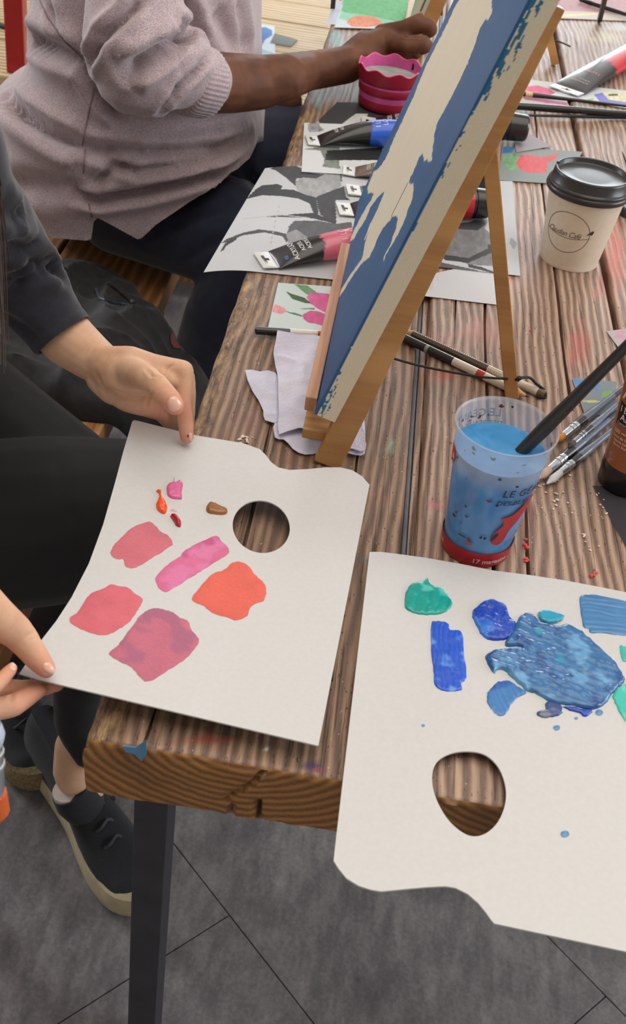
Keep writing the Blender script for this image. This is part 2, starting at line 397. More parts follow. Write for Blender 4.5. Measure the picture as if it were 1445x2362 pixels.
wood_deck = wood('pale_platform_pine', (196, 172, 134), (150, 124, 92), (222, 200, 162), .02, .4, .6, 'X', bstr=.25, pit=False)
wood_easel = wood('easel_beech', (186, 138, 84), (168, 120, 70), (200, 152, 96), .012, .25, .45, 'X', bstr=.08, pit=False, fine=.6)
wood_ledge = wood('ledge_beech', (190, 140, 104), (160, 108, 76), (206, 158, 122), .012, .25, .5, 'Y', bstr=.08, pit=False, fine=.6)
black_steel = M('black_steel', (66, 64, 72), .5, .5, .08, 30, .1, spec=.6)
grey_steel = M('grey_steel', (112, 114, 124), .5, .3, .1, 40)
# ------------------------------------------------------------------ floor
def slate():
    t = NT('slate_vinyl'); v = t.coord((1, 1, 1), (0, 0, .78)); n = t.noise(v, 9, 5, .62); v2 = t.coord((1, .3, 1), (0, 0, -.78)); n2 = t.noise(v2, 60, 4, .6); n3 = t.noise(v, 170, 3, .6)
    s = t.math('ADD', t.math('ADD', t.math('MULTIPLY', n, .45), t.math('MULTIPLY', n2, .33)), t.math('MULTIPLY', n3, .22))
    c = t.ramp(s, [(.34, (88, 85, 88)), (.47, (120, 116, 118)), (.56, (142, 138, 139)), (.68, (170, 166, 163))])
    t.l(c, t.b.inputs['Base Color']); t.setb(Roughness=.5); t.bump(s, .3, .001); return t.m
m_slate = slate()
floor = tag(box('floor', (-4, -2.5, -.06), (4, 7, -.0045), m_slate, None, 0), 'grey slate look vinyl floor laid diagonally in staggered boards', None, None, 'structure')
r2 = math.sqrt(2)
for k in range(-6, 7):
    u0 = .5346+.3203*k; base = .5926 if k % 2 else .2355
    for j in range(-3, 4):
        v0 = base+.62*j
        if abs(u0) > 2.2: continue
        cx = ((u0+.16)-(v0+.31))/r2; cy = ((u0+.16)+(v0+.31))/r2
        if not (-1.6 < cx < 1.6 and -.6 < cy < 2.6): continue
        t = box('floor_board', (-.1594, -.3092, -.0045), (.1594, .3092, 0), m_slate, None, .0007)
        # rotate into the diagonal layout, keep the mesh in world coordinates
        me = t.data; a = co_of(me); x, y = a[:, 0].copy(), a[:, 1].copy(); a[:, 0] = (x-y)/r2+cx; a[:, 1] = (x+y)/r2+cy; set_co(me, a)
        t.parent = floor
# ------------------------------------------------------------------ table
TZ = .75
table = empty('wooden_table', (.27, .45, 0), 'long weathered pine plank table with paint stains on black steel legs', 'table')
STAINS = [(735, 228, 8, 24, (90, 160, 150), .9), (775, 95, 16, 34, (110, 160, 165), .8), (790, 110, 14, 22, (120, 160, 160), .6), (1206, 262, 7, 34, (105, 190, 170), .9),
 (700, 235, 30, 14, (150, 80, 60), .6), (1010, 800, 60, 36, (172, 108, 96), .55), (1110, 765, 70, 44, (186, 120, 106), .55), (1015, 868, 36, 12, (190, 70, 60), .7), (1335, 800, 34, 60, (190, 96, 84), .6),
 (1420, 590, 26, 90, (205, 90, 66), .7), (1385, 660, 20, 30, (200, 120, 110), .5), (1005, 1165, 22, 18, (196, 104, 120), .6), (880, 1150, 24, 22, (150, 96, 98), .5), (965, 775, 6, 12, (140, 190, 205), .9),
 (1060, 735, 40, 5, (190, 190, 90), .6), (940, 700, 8, 20, (120, 190, 160), .6), (905, 1030, 6, 26, (150, 200, 160), .8), (890, 1045, 22, 8, (130, 175, 160), .6), (843, 1290, 10, 20, (90, 130, 150), .6),
 (500, 1705, 90, 14, (150, 62, 44), .7), (720, 1765, 30, 12, (66, 44, 96), .95), (735, 1775, 26, 8, (150, 60, 100), .8), (615, 1729, 5, 4, (235, 230, 230), 1), (640, 1244, 9, 7, (80, 100, 160), .8),
 (1265, 1040, 50, 30, (96, 70, 44), .4), (1170, 880, 40, 20, (110, 84, 60), .3), (1005, 415, 20, 10, (170, 90, 70), .4), (1400, 85, 40, 16, (190, 185, 120), .5), (1425, 62, 30, 10, (180, 190, 190), .8),
 (590, 900, 14, 50, (110, 60, 50), .35), (580, 980, 30, 26, (120, 62, 52), .5), (660, 1060, 40, 20, (110, 56, 48), .4), (1240, 60, 40, 12, (190, 130, 120), .4), (1370, 90, 14, 6, (214, 204, 90), .6),
 (1080, 905, 30, 20, (170, 80, 70), .3), (1215, 1185, 30, 50, (160, 70, 70), .3), (1230, 1320, 16, 8, (60, 70, 80), .7), (690, 245, 46, 26, (120, 60, 50), .5), (650, 340, 14, 40, (120, 70, 52), .5),
 (1350, 1000, 30, 60, (200, 160, 130), .2), (1180, 640, 60, 40, (170, 110, 96), .25), (860, 1210, 14, 40, (110, 80, 90), .4), (1290, 560, 20, 30, (170, 100, 90), .3)]
def stains(co):
    pp = proj(co); C = np.zeros((len(co), 3)); A = np.zeros(len(co)); w_ = fbm(co, 70, 3)
    for (x, y, rx, ry, c, s) in STAINS:
        d = np.hypot((pp[:, 0]-x)/rx, (pp[:, 1]-y)/ry)+(w_-.5)*1.3
        a = np.clip(1.25-d, 0, 1)*s*1.3; m = a > A; C[m] = lincol(c); A[m] = a[m]
    return C, np.clip(A, 0, 1)
def plank(name, x0, x1, y0, y1, mat, cracks=(), fcr=(), z0=.70, z1=TZ, nx=44, seed=0):
    xs = list(np.linspace(x0, x1, nx))+[x0+.0015, x0+.003, x1-.0015, x1-.003]
    for cxx, ya, yb, wv in cracks: xs += [cxx-.0016, cxx-.0005, cxx+.0005, cxx+.0016]
    xs = np.array(sorted(set(np.round(xs, 5)))); s = np.linspace(0, 1, 150); ys = y0+(y1-y0)*(s**1.6); ys = np.array(sorted(set(np.round(list(ys)+[y0+.0015, y0+.003, y0+.0055, y0+.009], 5))))
    zs = np.array([z0, z0+.004, *np.linspace(z0+.008, z1-.006, 12), z1-.003, z1])
    V = []; F = []; idx = {}
    def vid(p):
        k = tuple(np.round(p, 5))
        if k not in idx: idx[k] = len(V); V.append(p)
        return idx[k]
    def grid(A, B, fn):
        for i in range(len(A)-1):
            for j in range(len(B)-1): F.append((vid(fn(A[i], B[j])), vid(fn(A[i+1], B[j])), vid(fn(A[i+1], B[j+1])), vid(fn(A[i], B[j+1]))))
    grid(xs, ys, lambda a, b: (a, b, z1)); grid(xs, zs, lambda a, b: (a, y0, b)); grid(ys, zs[::3].tolist()+[zs[-2], z1] if False else [z0, z0+.025, z1], lambda a, b: (x0, a, b)); grid(ys, [z0, z0+.025, z1], lambda a, b: (x1, a, b))
    grid([x0, x1], [y0, y1], lambda a, b: (a, b, z0)); grid([x0, x1], [z0, z1], lambda a, b: (a, y1, b))
    co = np.array(V); o = co.copy(); n1 = fbm(co+seed, 45, 3); n2 = fbm(co+seed+5, 160, 2)
    top = np.clip((o[:, 2]-(z1-.008))/.008, 0, 1)
    for d, r in ((o[:, 0]-x0, .006), (x1-o[:, 0], .004), (o[:, 1]-y0, .006)):
        rr = r*(.55+.9*n1); q = np.clip(1-d/rr, 0, 1); co[:, 2] -= top*rr*(1-np.sqrt(1-np.minimum(q, .999)**2))*.75
    e = np.minimum(o[:, 0]-x0, x1-o[:, 0]); co[:, 0] += np.where(np.abs(o[:, 0]-x0) < 1e-5, (n1-.5)*.004, 0)
    co[:, 1] += np.where(np.abs(o[:, 1]-y0) < 1e-5, (n1-.5)*.003+(n2-.5)*.0015, 0)
    isT = np.abs(o[:, 2]-z1) < 1e-5; co[:, 2] += isT*((n1-.5)*.0014+(n2-.5)*.0006)
    co[:, 2] += np.where(np.abs(o[:, 2]-z0) < 1e-5, (n1-.5)*.004, 0)
    for cxx, ya, yb, wv in cracks:
        m = (np.abs(o[:, 0]-cxx) < .0007) & (o[:, 1] >= ya) & (o[:, 1] <= yb) & (o[:, 2] > z1-.03); co[m, 2] -= .006
        m2 = (np.abs(o[:, 0]-cxx) < .0018); co[m2, 0] += (vn(np.c_[o[m2, 1]*1, o[m2, 1]*0, o[m2, 1]*0+seed], 9)-.5)*.006*(o[m2, 2] > z1-.0001)*np.clip((o[m2, 1]-y0)/.05, 0, 1)
    for pl in fcr:
        d = pdist(o[:, 0], o[:, 2], pl, False); m = (np.abs(o[:, 1]-y0) < 1e-5) & (d < .0022); co[m, 1] += .007*(1-d[m]/.0022)
    ob = pyd(name, co, F, mat, table, True, None, True)
    C, A = stains(co); setcol(ob.data, C); at = ob.data.attributes.new('Amt', 'FLOAT', 'POINT'); at.data.foreach_set('value', A.astype(np.float32))
    ob.data.polygons.foreach_set('use_smooth', [True]*len(ob.data.polygons))
    return ob
plank('plank', -.123, .0605, .437, 3.0, wood_table, [(-.056, .47, .80, 0), (-.088, .437, .62, 0), (.02, .52, 1.2, 0), (-.012, .80, 1.6, 0)], [[(-.012, .752), (-.018, .735), (-.034, .715)], [(-.012, .70), (-.013, .717)], [(-.03, .70), (-.029, .708)], [(-.095, .75), (-.096, .742)]], nx=60, seed=1)
plank('plank', .0715, .2655, .437, 3.0, wood_table2, [(.1575, .437, .75, 0), (.131, .60, 1.3, 0), (.10, 1.0, 1.7, 0), (.21, .9, 1.9, 0)], [[(.1575, .75), (.158, .70)]], nx=60, seed=2)
plank('plank', .2715, .468, .440, 3.0, wood_table2, [(.33, .8, 1.6, 0)], seed=3)
plank('plank', .474, .66, .436, 3.0, wood_table, [], seed=4)
for x, y in ((-.096, .60), (.60, .60), (-.096, 2.2), (.60, 2.2)): box('leg', (x-.03, y, 0), (x, y+.05, .70), black_steel, table, .002)
box('apron_rail', (-.1, .605, .66), (.57, .645, .6995), black_steel, table, .002)
box('apron_rail', (.0612, .66, .672), (.0655, 2.19, .742), grey_steel, table, .002)
box('gap_batten', (.0657, .66, .705), (.0712, 2.9, .7435), wood_table2, table, 0)
# bench
bench = empty('wooden_bench', (-.48, .62, 0), 'low oiled pine bench along the left side of the table', 'bench')
for a, b in ((-.67, -.4885), (-.482, -.30)): box('plank', (a, .62, .41), (b, 2.28, .45), wood_bench, bench, .003)
for y in (.72, 1.72): 
    for x in (-.64, -.36): box('leg', (x-.02, y, 0), (x+.02, y+.04, .38), black_steel, bench, .002)
    box('cross_rail', (-.66, y, .38), (-.31, y+.04, .41), black_steel, bench, .002)
# pale platform behind
plat = empty('wooden_platform', (-.9, 2.4, 0), 'pale pine plank platform behind the seated person, sunlit at its far side', 'platform')
y = 2.345
for k, wd in enumerate((.235, .22, .25, .185, .195, .2, .2, .2, .2, .2)):
    box('plank', (-2.6, y+.003, .405), (-.05, y+wd-.003, .45), wood_deck, plat, .003); y += wd
box('front_board', (-2.6, 2.35, .04), (-.05, 2.375, .402), wood_bench, plat, .003)
for x in (-2.4, -1.3, -.2): box('leg', (x-.03, 2.38, 0), (x+.03, 2.44, .404), black_steel, plat, .002)
for x in (-2.4, -1.3, -.2): box('leg', (x-.03, 4.2, 0), (x+.03, 4.26, .404), black_steel, plat, .002)
# red chair post with back, black cable
ch = empty('red_chair', (-.95, 2.5, .45), 'red metal chair post standing behind the seated person', 'chair')
q = PY(31, 100, 2.40); red = M('red_enamel', (168, 20, 14), .4, 0, .04, coat=.3)
box('post', (q.x-.010, 2.375, .45), (q.x+.03, 2.41, 1.25), red, ch, .004)
box('post', (q.x-.010, 2.90, .45), (q.x+.03, 2.94, 1.25), red, ch, .004)
box('back_rail', (q.x-.008, 2.405, 1.1), (q.x+.02, 2.905, 1.16), red, ch, .004)
p = [P(x, y, .456) for x, y in ((-160, 18), (-80, 30), (-20, 50), (12, 62), (60, 70), (110, 62), (180, 40))]
tag(tube('cable', spline(p, 6), .006, M('black_rubber', (30, 34, 34), .5), None, 8), 'black cable lying across the pale platform behind the red post', 'cable')
# ------------------------------------------------------------------ palettes with paint
m_white = M('palette_card', (206, 204, 203), .42, 0, .01, 300, .05, .0002, spec=.35)
m_paint = MV('wet_paint', .28, .12, 600, .04, .55, .15)
m_dry = MV('matt_paint', .55, .1, 600, .05, .4)
def swatch(name, parent, px, zf, col, h=.0006, edge=.0025, step=.0013, ridges=None, mat=None, label=None, jit=.0006, cols2=(), dens=4, peaks=0, seed=0):
    o = smooth_poly(px, dens); pts = []
    for i, (x, y) in enumerate(o):
        p = PH(x, y, zf); pts.append((p.x, p.y))
    a = np.array(pts); c = a.mean(0); nn = (vn(np.c_[a*1, np.full(len(a), seed+.5)], 900)-.5)*2; d = a-c; a = a+d/np.linalg.norm(d, axis=1)[:, None]*nn[:, None]*jit
    pts = [tuple(q) for q in a]; V, F = cdt(pts, step=step); va = np.array([tuple(v) for v in V]); dd = pdist(va[:, 0], va[:, 1], pts); e = np.clip(dd/edge, 0, 1); prof = np.sqrt(np.clip(e*(2-e), 0, 1))
    hh = h*prof*(.75+.5*fbm(np.c_[va, va[:, 0]*0+seed], 180, 3)); v3 = np.c_[va, va[:, 0]*0+seed]
    rid = 0
    if ridges:
        ang, per, amp = ridges; u = va[:, 0]*math.cos(ang)+va[:, 1]*math.sin(ang)+(fbm(v3, 60, 2)-.5)*.006
        rid = np.sin(u*2*math.pi/per)*.5+vn(np.c_[u, u*0, u*0], 900)-.5; hh = hh+rid*amp*prof
    if peaks: hh = hh+peaks*np.clip(fbm(v3+3, 240, 3)-.52, 0, 1)*prof*2
    zz = {tuple(v): k for k, v in enumerate([tuple(np.round(x, 6)) for x in va])}
    top = [Vector((x, y, zf(x, y)+.0002+z)) for (x, y), z in zip(va, hh)]; n = len(top); bot = [Vector((x, y, zf(x, y)+.00003)) for x, y in va]
    cnt = set()
    for f in F:
        for p_, q_ in zip(f, f[1:]+f[:1]): cnt.add((p_, q_))
    S = [(p_, q_, q_+n, p_+n) for (p_, q_) in cnt if (q_, p_) not in cnt]
    C = np.repeat(lincol(col)[None], n, 0); nz = fbm(v3+9, 90, 3)[:, None]; C = C*(.9+.22*nz)
    if ridges is not None: C = C*(1+.12*np.clip(rid, -1, 1)[:, None])
    for (c2, s2, th) in cols2:
        m = np.clip((fbm(v3+s2, 75, 3)-th)*9, 0, 1)[:, None]; C = C*(1-m)+lincol(c2)*m
    C = np.r_[C, C]
    ob = pyd(name, top+bot, [tuple(f) for f in F]+S, mat or m_paint, parent, True, np.clip(C, 0, 1), True)
    if label: ob['label'] = label
    return ob
def palette(name, px, hole, zf, label, dens=None):
    o = [(lambda p: (p.x, p.y))(PH(x, y, zf)) for x, y in px]; h = [(lambda p: (p.x, p.y))(PH(x, y, zf)) for x, y in hole]
    V, F = cdt(o, [h], step=.008); ob = slab(name, V, F, zf, .0011, m_white); return tag(ob, label, 'palette')
def dens_line(p, q, n): return [(p[0]+(q[0]-p[0])*k/n, p[1]+(q[1]-p[1])*k/n) for k in range(n)]
# left palette: lies on the table edge, free edge lifted by the hands
def zl(x, y):
    s = max(0.0, -.045-x); return .7665+.055*s+1.1*s*s*max(0, (y-.50))
curve = [(445, 1003), (500, 1012), (560, 1022), (600, 1036), (614, 1050), (626, 1066), (642, 1078), (668, 1084), (710, 1082), (750, 1078), (785, 1078), (812, 1084), (835, 1098), (853, 1118)]
leftedge = [(45, 1553), (72, 1514), (98, 1473), (130, 1432), (165, 1378), (205, 1300), (238, 1210), (265, 1115), (285, 1040), (305, 973), (309, 969), (320, 971)]
PL = dens_line((320, 971), (445, 1003), 4)+curve+dens_line((853, 1118), (735, 1720), 12)[1:]+dens_line((735, 1720), (130, 1577), 12)+[(130, 1577), (90, 1566)]+leftedge[:-1]
hole = [(603+66*math.cos(a), 1215+60.5*math.sin(a)+4*math.cos(a)) for a in np.linspace(0, 2*math.pi, 48, endpoint=False)]
pal1 = palette('paint_palette', PL, hole, zl, 'white palette with pink, rose and coral paint swatches held over the table corner')
B = (200, 1050, 2.779)
SW = [((207, 110, 122), Q(*B, [(155,620),(175,580),(230,520),(300,460),(370,435),(405,428),(450,460),(475,490),(520,515),(555,565),(500,610),(420,660),(330,715),(290,725),(250,710),(235,668),(200,668),(165,650)]), 'rose pink rectangular swatch'),
 ((212, 104, 146), Q(*B, [(620,620),(700,570),(760,545),(830,517),(870,555),(912,600),(905,635),(860,665),(800,700),(740,740),(690,770),(640,800),(600,830),(560,850),(510,878),(470,860),(445,820),(445,780),(490,730),(550,680),(600,650)]), 'long magenta pink swatch'),
 ((226, 100, 84), Q(*B, [(675,920),(700,880),(760,810),(810,760),(880,735),(935,690),(990,685),(1040,715),(1080,765),(1120,800),(1148,840),(1150,900),(1130,935),(1070,960),(1045,985),(1030,1030),(960,1058),(900,1040),(840,1025),(790,1000),(750,965),(700,945)]), 'rounded coral swatch'),
 ((214, 104, 116), Q(0, 1000, 2.89, [(460,1235),(520,1190),(570,1110),(620,1060),(680,1040),(740,1008),(800,1020),(860,1030),(900,1070),(948,1100),(935,1150),(905,1200),(860,1260),(800,1300),(740,1335),(690,1345),(620,1335),(560,1310),(500,1285)]), 'rose swatch nearest the left edge'),
 ((196, 106, 128), Q(0, 1000, 2.89, [(728,1470),(790,1410),(840,1340),(890,1280),(930,1220),(980,1180),(1040,1165),(1100,1175),(1150,1190),(1200,1230),(1250,1250),(1280,1310),(1325,1370),(1310,1420),(1240,1500),(1150,1560),(1060,1620),(980,1655),(930,1620),(880,1560),(800,1520)]), 'large dusty plum swatch')]
for k, (c, px, lb) in enumerate(SW):
    c2 = [((222, 122, 168), 4, .52), ((200, 84, 132), 8, .6)] if k == 1 else ([((174, 100, 128), 2, .5)] if k == 4 else [])
    swatch('paint_swatch', pal1, px, zl, c, .00025, .002, .0016, mat=m_dry, label=lb, cols2=c2, seed=k, jit=.0005)
for c, px, lb, h in [((216, 100, 150), [(560,140),(568,178),(600,162),(618,190),(610,240),(612,280),(590,285),(550,280),(520,260),(512,220),(525,185),(554,175)], 'pink paint dab', .0022), ((240, 88, 30), [(445,232),(478,230),(480,260),(510,310),(518,340),(510,370),(490,378),(455,355),(445,320),(455,290),(465,265),(460,245)], 'orange paint dab', .003),
  ((176, 26, 44), [(535,390),(570,388),(595,410),(607,440),(600,462),(575,455),(560,430)], 'dark red paint dab', .0032), ((206, 160, 168), [(535,355),(555,347),(578,355),(570,362),(550,358)], 'pale pink paint fleck', .0004), ((150, 96, 48), [(770,330),(790,308),(830,315),(860,330),(900,350),(898,375),(870,383),(820,380),(780,372),(768,355)], 'brown paint dab', .0028)]:
    swatch('paint_dab', pal1, Q(*B, px), zl, c, h, .0028, .0006, label=lb, jit=.0002, peaks=h*.3)
# right palette
def zr(x, y): return .7575+.035*max(0, .55-y)**1.0*0+.012*max(0, x-.2)
PR = dens_line((853, 1273), (770, 1983), 14)+[(770, 1985), (782, 2004), (800, 2026), (828, 2043), (856, 2052), (880, 2056), (930, 2051), (985, 2046), (1028, 2044), (1052, 2048), (1080, 2062), (1104, 2083), (1122, 2105), (1134, 2122), (1141, 2130)]+dens_line((1141, 2130), (1620, 2232), 8)[1:]+dens_line((1620, 2232), (1590, 1392), 10)+dens_line((1590, 1392), (1445, 1366), 3)+[(1445, 1366), (1380, 1353), (1300, 1338), (1220, 1326), (1140, 1316), (1060, 1300), (980, 1286), (920, 1278), (880, 1273)]
hr = smooth_poly([(1082, 1733), (1122, 1742), (1152, 1772), (1167, 1815), (1166, 1855), (1150, 1895), (1122, 1922), (1090, 1929), (1060, 1915), (1030, 1885), (1006, 1840), (997, 1795), (1008, 1758), (1040, 1738)], 4)
pal2 = palette('paint_palette', PR, hr, zr, 'white palette with thick blue and teal paint overhanging the table end')
B = (750, 1250, 2.079); Dd = (1060, 1320, 3.753)
swatch('paint_dab', pal2, Q(*B, [(385,265),(395,225),(430,195),(470,192),(492,172),(500,195),(520,210),(560,225),(590,260),(610,290),(600,320),(560,345),(490,350),(420,340),(385,315)]), zr, (20, 158, 146), .0013, .003, .0008, (2.9, .006, .0005), label='teal paint dab', cols2=[((90, 200, 186), 3, .62)], seed=3)
swatch('paint_swatch', pal2, Q(*B, [(510,400),(530,380),(590,390),(600,420),(655,430),(665,500),(670,560),(680,620),(675,660),(655,680),(655,712),(600,718),(560,712),(525,680),(520,620),(510,520)]), zr, (40, 92, 208), .0008, .002, .0007, (.05, .0035, .0005), label='royal blue upright swatch', cols2=[((96, 150, 228), 5, .55)], seed=5)
swatch('paint_dab', pal2, Q(*B, [(705,350),(730,310),(780,280),(830,285),(870,310),(885,360),(915,390),(910,430),(880,465),(830,475),(780,470),(745,440),(725,400)]), zr, (26, 70, 180), .002, .003, .0007, None, label='deep blue paint dab', cols2=[((60, 120, 214), 6, .6)], peaks=.0010, seed=6)
swatch('paint_swatch', pal2, Q(*Dd, [(520,1000),(430,940),(340,950),(270,1010),(240,1080),(260,1160),(320,1230),(370,1245),(410,1220),(450,1150),(500,1090),(580,1045)]), zr, (62, 122, 186), .0006, .002, .0008, (.4, .004, .0002), label='curved mid blue stroke', cols2=[((36, 90, 176), 6, .6)], seed=7)
swatch('paint_mass', pal2, Q(*Dd, [(400,600),(450,540),(490,450),(530,380),(600,355),(650,385),(690,430),(760,450),(860,470),(930,455),(1050,510),(1130,580),(1200,640),(1290,730),(1360,800),(1420,900),(1430,950),(1380,1000),(1330,1050),(1280,1120),(1200,1180),(1100,1190),(1000,1160),(900,1150),(800,1130),(730,1090),(650,1050),(580,1030),(520,970),(440,900),(390,850),(330,850),(300,880),(235,770),(230,720),(300,680),(440,665),(540,662),(520,645),(410,645)]), zr, (54, 112, 166), .0026, .004, .0009, (1.25, .0065, .00035), label='thick mass of mixed blue paint', cols2=[((100, 160, 206), 7, .6), ((34, 84, 146), 11, .55), ((60, 150, 180), 21, .68)], peaks=.0012, seed=8)
swatch('paint_swatch', pal2, Q(*Dd, [(1040,235),(1090,195),(1200,200),(1300,220),(1445,250),(1560,262),(1640,280),(1640,575),(1540,560),(1445,550),(1350,545),(1260,525),(1140,525),(1120,490),(1080,480),(1060,400)]), zr, (74, 132, 184), .0006, .002, .001, (1.62, .005, .0003), label='light blue brushed swatch', seed=9)
swatch('paint_swatch', pal2, Q(*Dd, [(690,350),(740,325),(820,345),(910,380),(880,415),(800,440),(740,430),(700,400)]), (lambda x, y: zr(x, y)+.0016), (40, 156, 190), .0012, .002, .0007, label='cyan dab on the blue mass', seed=10)
swatch('paint_swatch', pal2, Q(*Dd, [(1330,1060),(1390,990),(1450,960),(1560,900),(1640,1000),(1600,1350),(1500,1340),(1445,1300),(1380,1210),(1350,1130)]), zr, (64, 196, 178), .0008, .002, .001, label='mint green swatch', cols2=[((120, 220, 200), 4, .55)], seed=11)
swatch('paint_swatch', pal2, Q(*Dd, [(1390,630),(1445,640),(1600,640),(1620,800),(1445,780),(1410,760),(1400,700)]), zr, (70, 190, 184), .0006, .002, .001, label='mint green stroke at the frame edge', seed=12)
swatch('paint_swatch', pal2, Q(*Dd, [(670,1215),(700,1200),(745,1188),(755,1120),(880,1150),(890,1190),(885,1225),(830,1250),(740,1262),(680,1245)]), zr, (50, 74, 132), .0012, .002, .0007, label='dark navy stroke', seed=13, cols2=[((110, 120, 140), 4, .6)])
swatch('paint_swatch', pal2, Q(*Dd, [(900,1165),(1000,1170),(1060,1185),(1150,1190),(1140,1225),(1085,1255),(1040,1220),(960,1200)]), zr, (30, 70, 176), .0012, .002, .0007, label='deep blue smear below the blue mass', seed=14)
for c, r in (((1304, 1924), 10), ((1285, 1679), 8), ((1383, 1644), 9), ((977, 1674), 4), ((1330, 1657), 4)):
    swatch('paint_drop', pal2, [(c[0]+r*math.cos(a), c[1]+r*.8*math.sin(a)) for a in np.linspace(0, 6.28, 8, endpoint=False)], zr, (88, 140, 180), .0005, .002, .0008, seed=c[0], jit=.0001)
# ------------------------------------------------------------------ printed sheets and cards
m_print = MV('printed_paper', .6, .03, 500, .02, .25)
def sheet(name, corners, z, shapes, base, label, cat='print', th=.0003, res=.0014, zfun=None, group=None, mat=None, jag=0):
    zf = zfun or (lambda x, y: z)
    c = [PH(x, y, zf) for x, y in corners]; a = [Vector((p.x, p.y)) for p in c]
    nx = max(2, int(max((a[1]-a[0]).length, (a[2]-a[3]).length)/res)); ny = max(2, int(max((a[3]-a[0]).length, (a[2]-a[1]).length)/res))
    s, t = np.meshgrid(np.linspace(0, 1, nx+1), np.linspace(0, 1, ny+1)); s = s.ravel(); t = t.ravel()
    A = [np.array(tuple(p)) for p in a]; xy = (A[0][None]*((1-s)*(1-t))[:, None]+A[1][None]*(s*(1-t))[:, None]+A[2][None]*(s*t)[:, None]+A[3][None]*((1-s)*t)[:, None])
    co = np.array([(x, y, zf(x, y)) for x, y in xy]); pp = proj(co); C = np.repeat(lincol(base)[None], len(co), 0)
    jx = (fbm(co, 500, 2)-.5)*jag; jy = (fbm(co+4, 500, 2)-.5)*jag
    for sh in shapes:
        poly, col = sh[0], sh[1]; m = inpoly(pp[:, 0]+jx, pp[:, 1]+jy, poly); var = sh[2] if len(sh) > 2 else 0; cc = np.repeat(lincol(col)[None], m.sum(), 0)
        if var: cc = cc*(1+var*(fbm(np.c_[co[m, 0]*3, co[m, 1], co[m, 2]]+9, 90, 3)-.5)*2)[:, None]
        C[m] = cc
    n = len(co); bot = co-np.array([0, 0, th]); F = []; W_ = nx+1
    for j in range(ny):
        for i in range(nx):
            k = j*W_+i; F.append((k, k+1, k+W_+1, k+W_)); F.append((k+n, k+W_+n, k+W_+1+n, k+1+n))
    rim = [i for i in range(nx)]+[j*W_+nx for j in range(ny)]+[ny*W_+i for i in range(nx, 0, -1)]+[j*W_ for j in range(ny, 0, -1)]
    for p_, q_ in zip(rim, rim[1:]+rim[:1]): F.append((p_, q_, q_+n, p_+n))
    ob = pyd(name, np.r_[co, bot], F, mat or m_print, None, False, np.clip(np.r_[C, np.repeat(lincol((225, 225, 225))[None], n, 0)], 0, 1), True)
    if group is None and cat == 'print': group = 'flower prints spread on the table'
    return tag(ob, label, cat, group)
E6 = (560, 230, 4.014)
def zdroop(x, y): s = max(0.0, -.121-x); return .7514-1.5*s*s*(1+max(0, (1.45-y)*2.0))-.03*s
bw = [(Q(*E6, [(250,640),(330,605),(460,600),(560,640),(640,680),(760,690),(920,680),(920,760),(780,770),(700,735),(600,725),(500,730),(490,800),(400,720),(300,650)]), (62, 62, 64), .25),
 (Q(*E6, [(490,750),(560,720),(700,730),(800,790),(850,830),(780,850),(700,900),(600,915),(530,880),(500,820)]), (158, 158, 160), .35),
 (Q(*E6, [(690,725),(760,690),(900,680),(915,800),(850,835),(800,795),(740,750)]), (150, 150, 152), .25),
 (Q(*E6, [(30,920),(120,830),(180,792),(320,780),(370,800),(360,830),(470,832),(600,885),(680,905),(700,1010),(705,1060),(660,1060),(620,960),(520,915),(350,892),(180,885)]), (56, 56, 58), .15),
 (Q(*E6, [(680,900),(800,850),(940,800),(960,900),(1000,930),(860,930),(870,1145),(720,1065),(700,1000)]), (60, 60, 62), .25),
 (Q(*E6, [(200,1085),(350,1072),(480,1058),(660,1048),(870,1130),(870,1150),(700,1112),(660,1100),(480,1088)]), (52, 52, 54)),
 (Q(*E6, [(430,1170),(480,1120),(700,1120),(870,1150),(1010,1130),(1030,1260),(950,1275),(640,1320),(430,1335),(400,1260)]), (84, 84, 87), .35),
 (Q(*E6, [(400,1240),(500,1200),(640,1300),(620,1330),(430,1335)]), (140, 140, 143), .3),
 (Q(*E6, [(-200,1330),(-150,1290),(0,1232),(150,1200),(300,1218),(400,1240),(420,1300),(410,1330),(370,1265),(200,1228),(0,1256),(-140,1320)]), (74, 74, 76)),
 (Q(*E6, [(-210,1400),(-160,1330),(-60,1280),(-50,1292),(-140,1345),(-195,1410)]), (60, 60, 62)),
 (Q(*E6, [(338,968),(342,970),(262,1335),(255,1335)]), (165, 165, 168)),
 (Q(*E6, [(0,1100),(340,1060),(620,1090),(620,1098),(340,1068),(0,1108)]) , (176, 176, 180)),
 ([(880, 470), (960, 440), (1000, 620), (900, 640), (850, 560)], (70, 70, 72), .3)]
sheet('flower_print', [(612, 388), (1010, 372), (1000, 668), (470, 628)], 0, bw, (192, 193, 197), 'large black and white tulip print drooping over the table edge under the pink labelled tube', zfun=zdroop, res=.0015)
W9 = (900, 350, 2.651)
bw2 = [(Q(*W9, [(260,600),(330,520),(470,440),(560,400),(600,420),(580,470),(640,520),(640,700),(480,690),(370,640)]), (124, 124, 128), .4), (Q(*W9, [(330,440),(480,430),(560,400),(590,440),(540,480),(400,470)]), (66, 66, 70), .2),
 (Q(*W9, [(270,600),(340,630),(480,650),(600,590),(600,570),(640,560),(640,610),(480,680),(340,665)]), (60, 60, 62), .2), (Q(*W9, [(220,690),(260,650),(330,680),(540,725),(540,760),(470,755),(330,745),(215,750)]), (84, 84, 88), .3),
 (Q(*W9, [(740,520),(780,560),(760,600),(730,560)]), (150, 150, 155)), (Q(*W9, [(480,685),(560,705),(640,735),(640,745),(480,705)]), (60, 60, 62))]
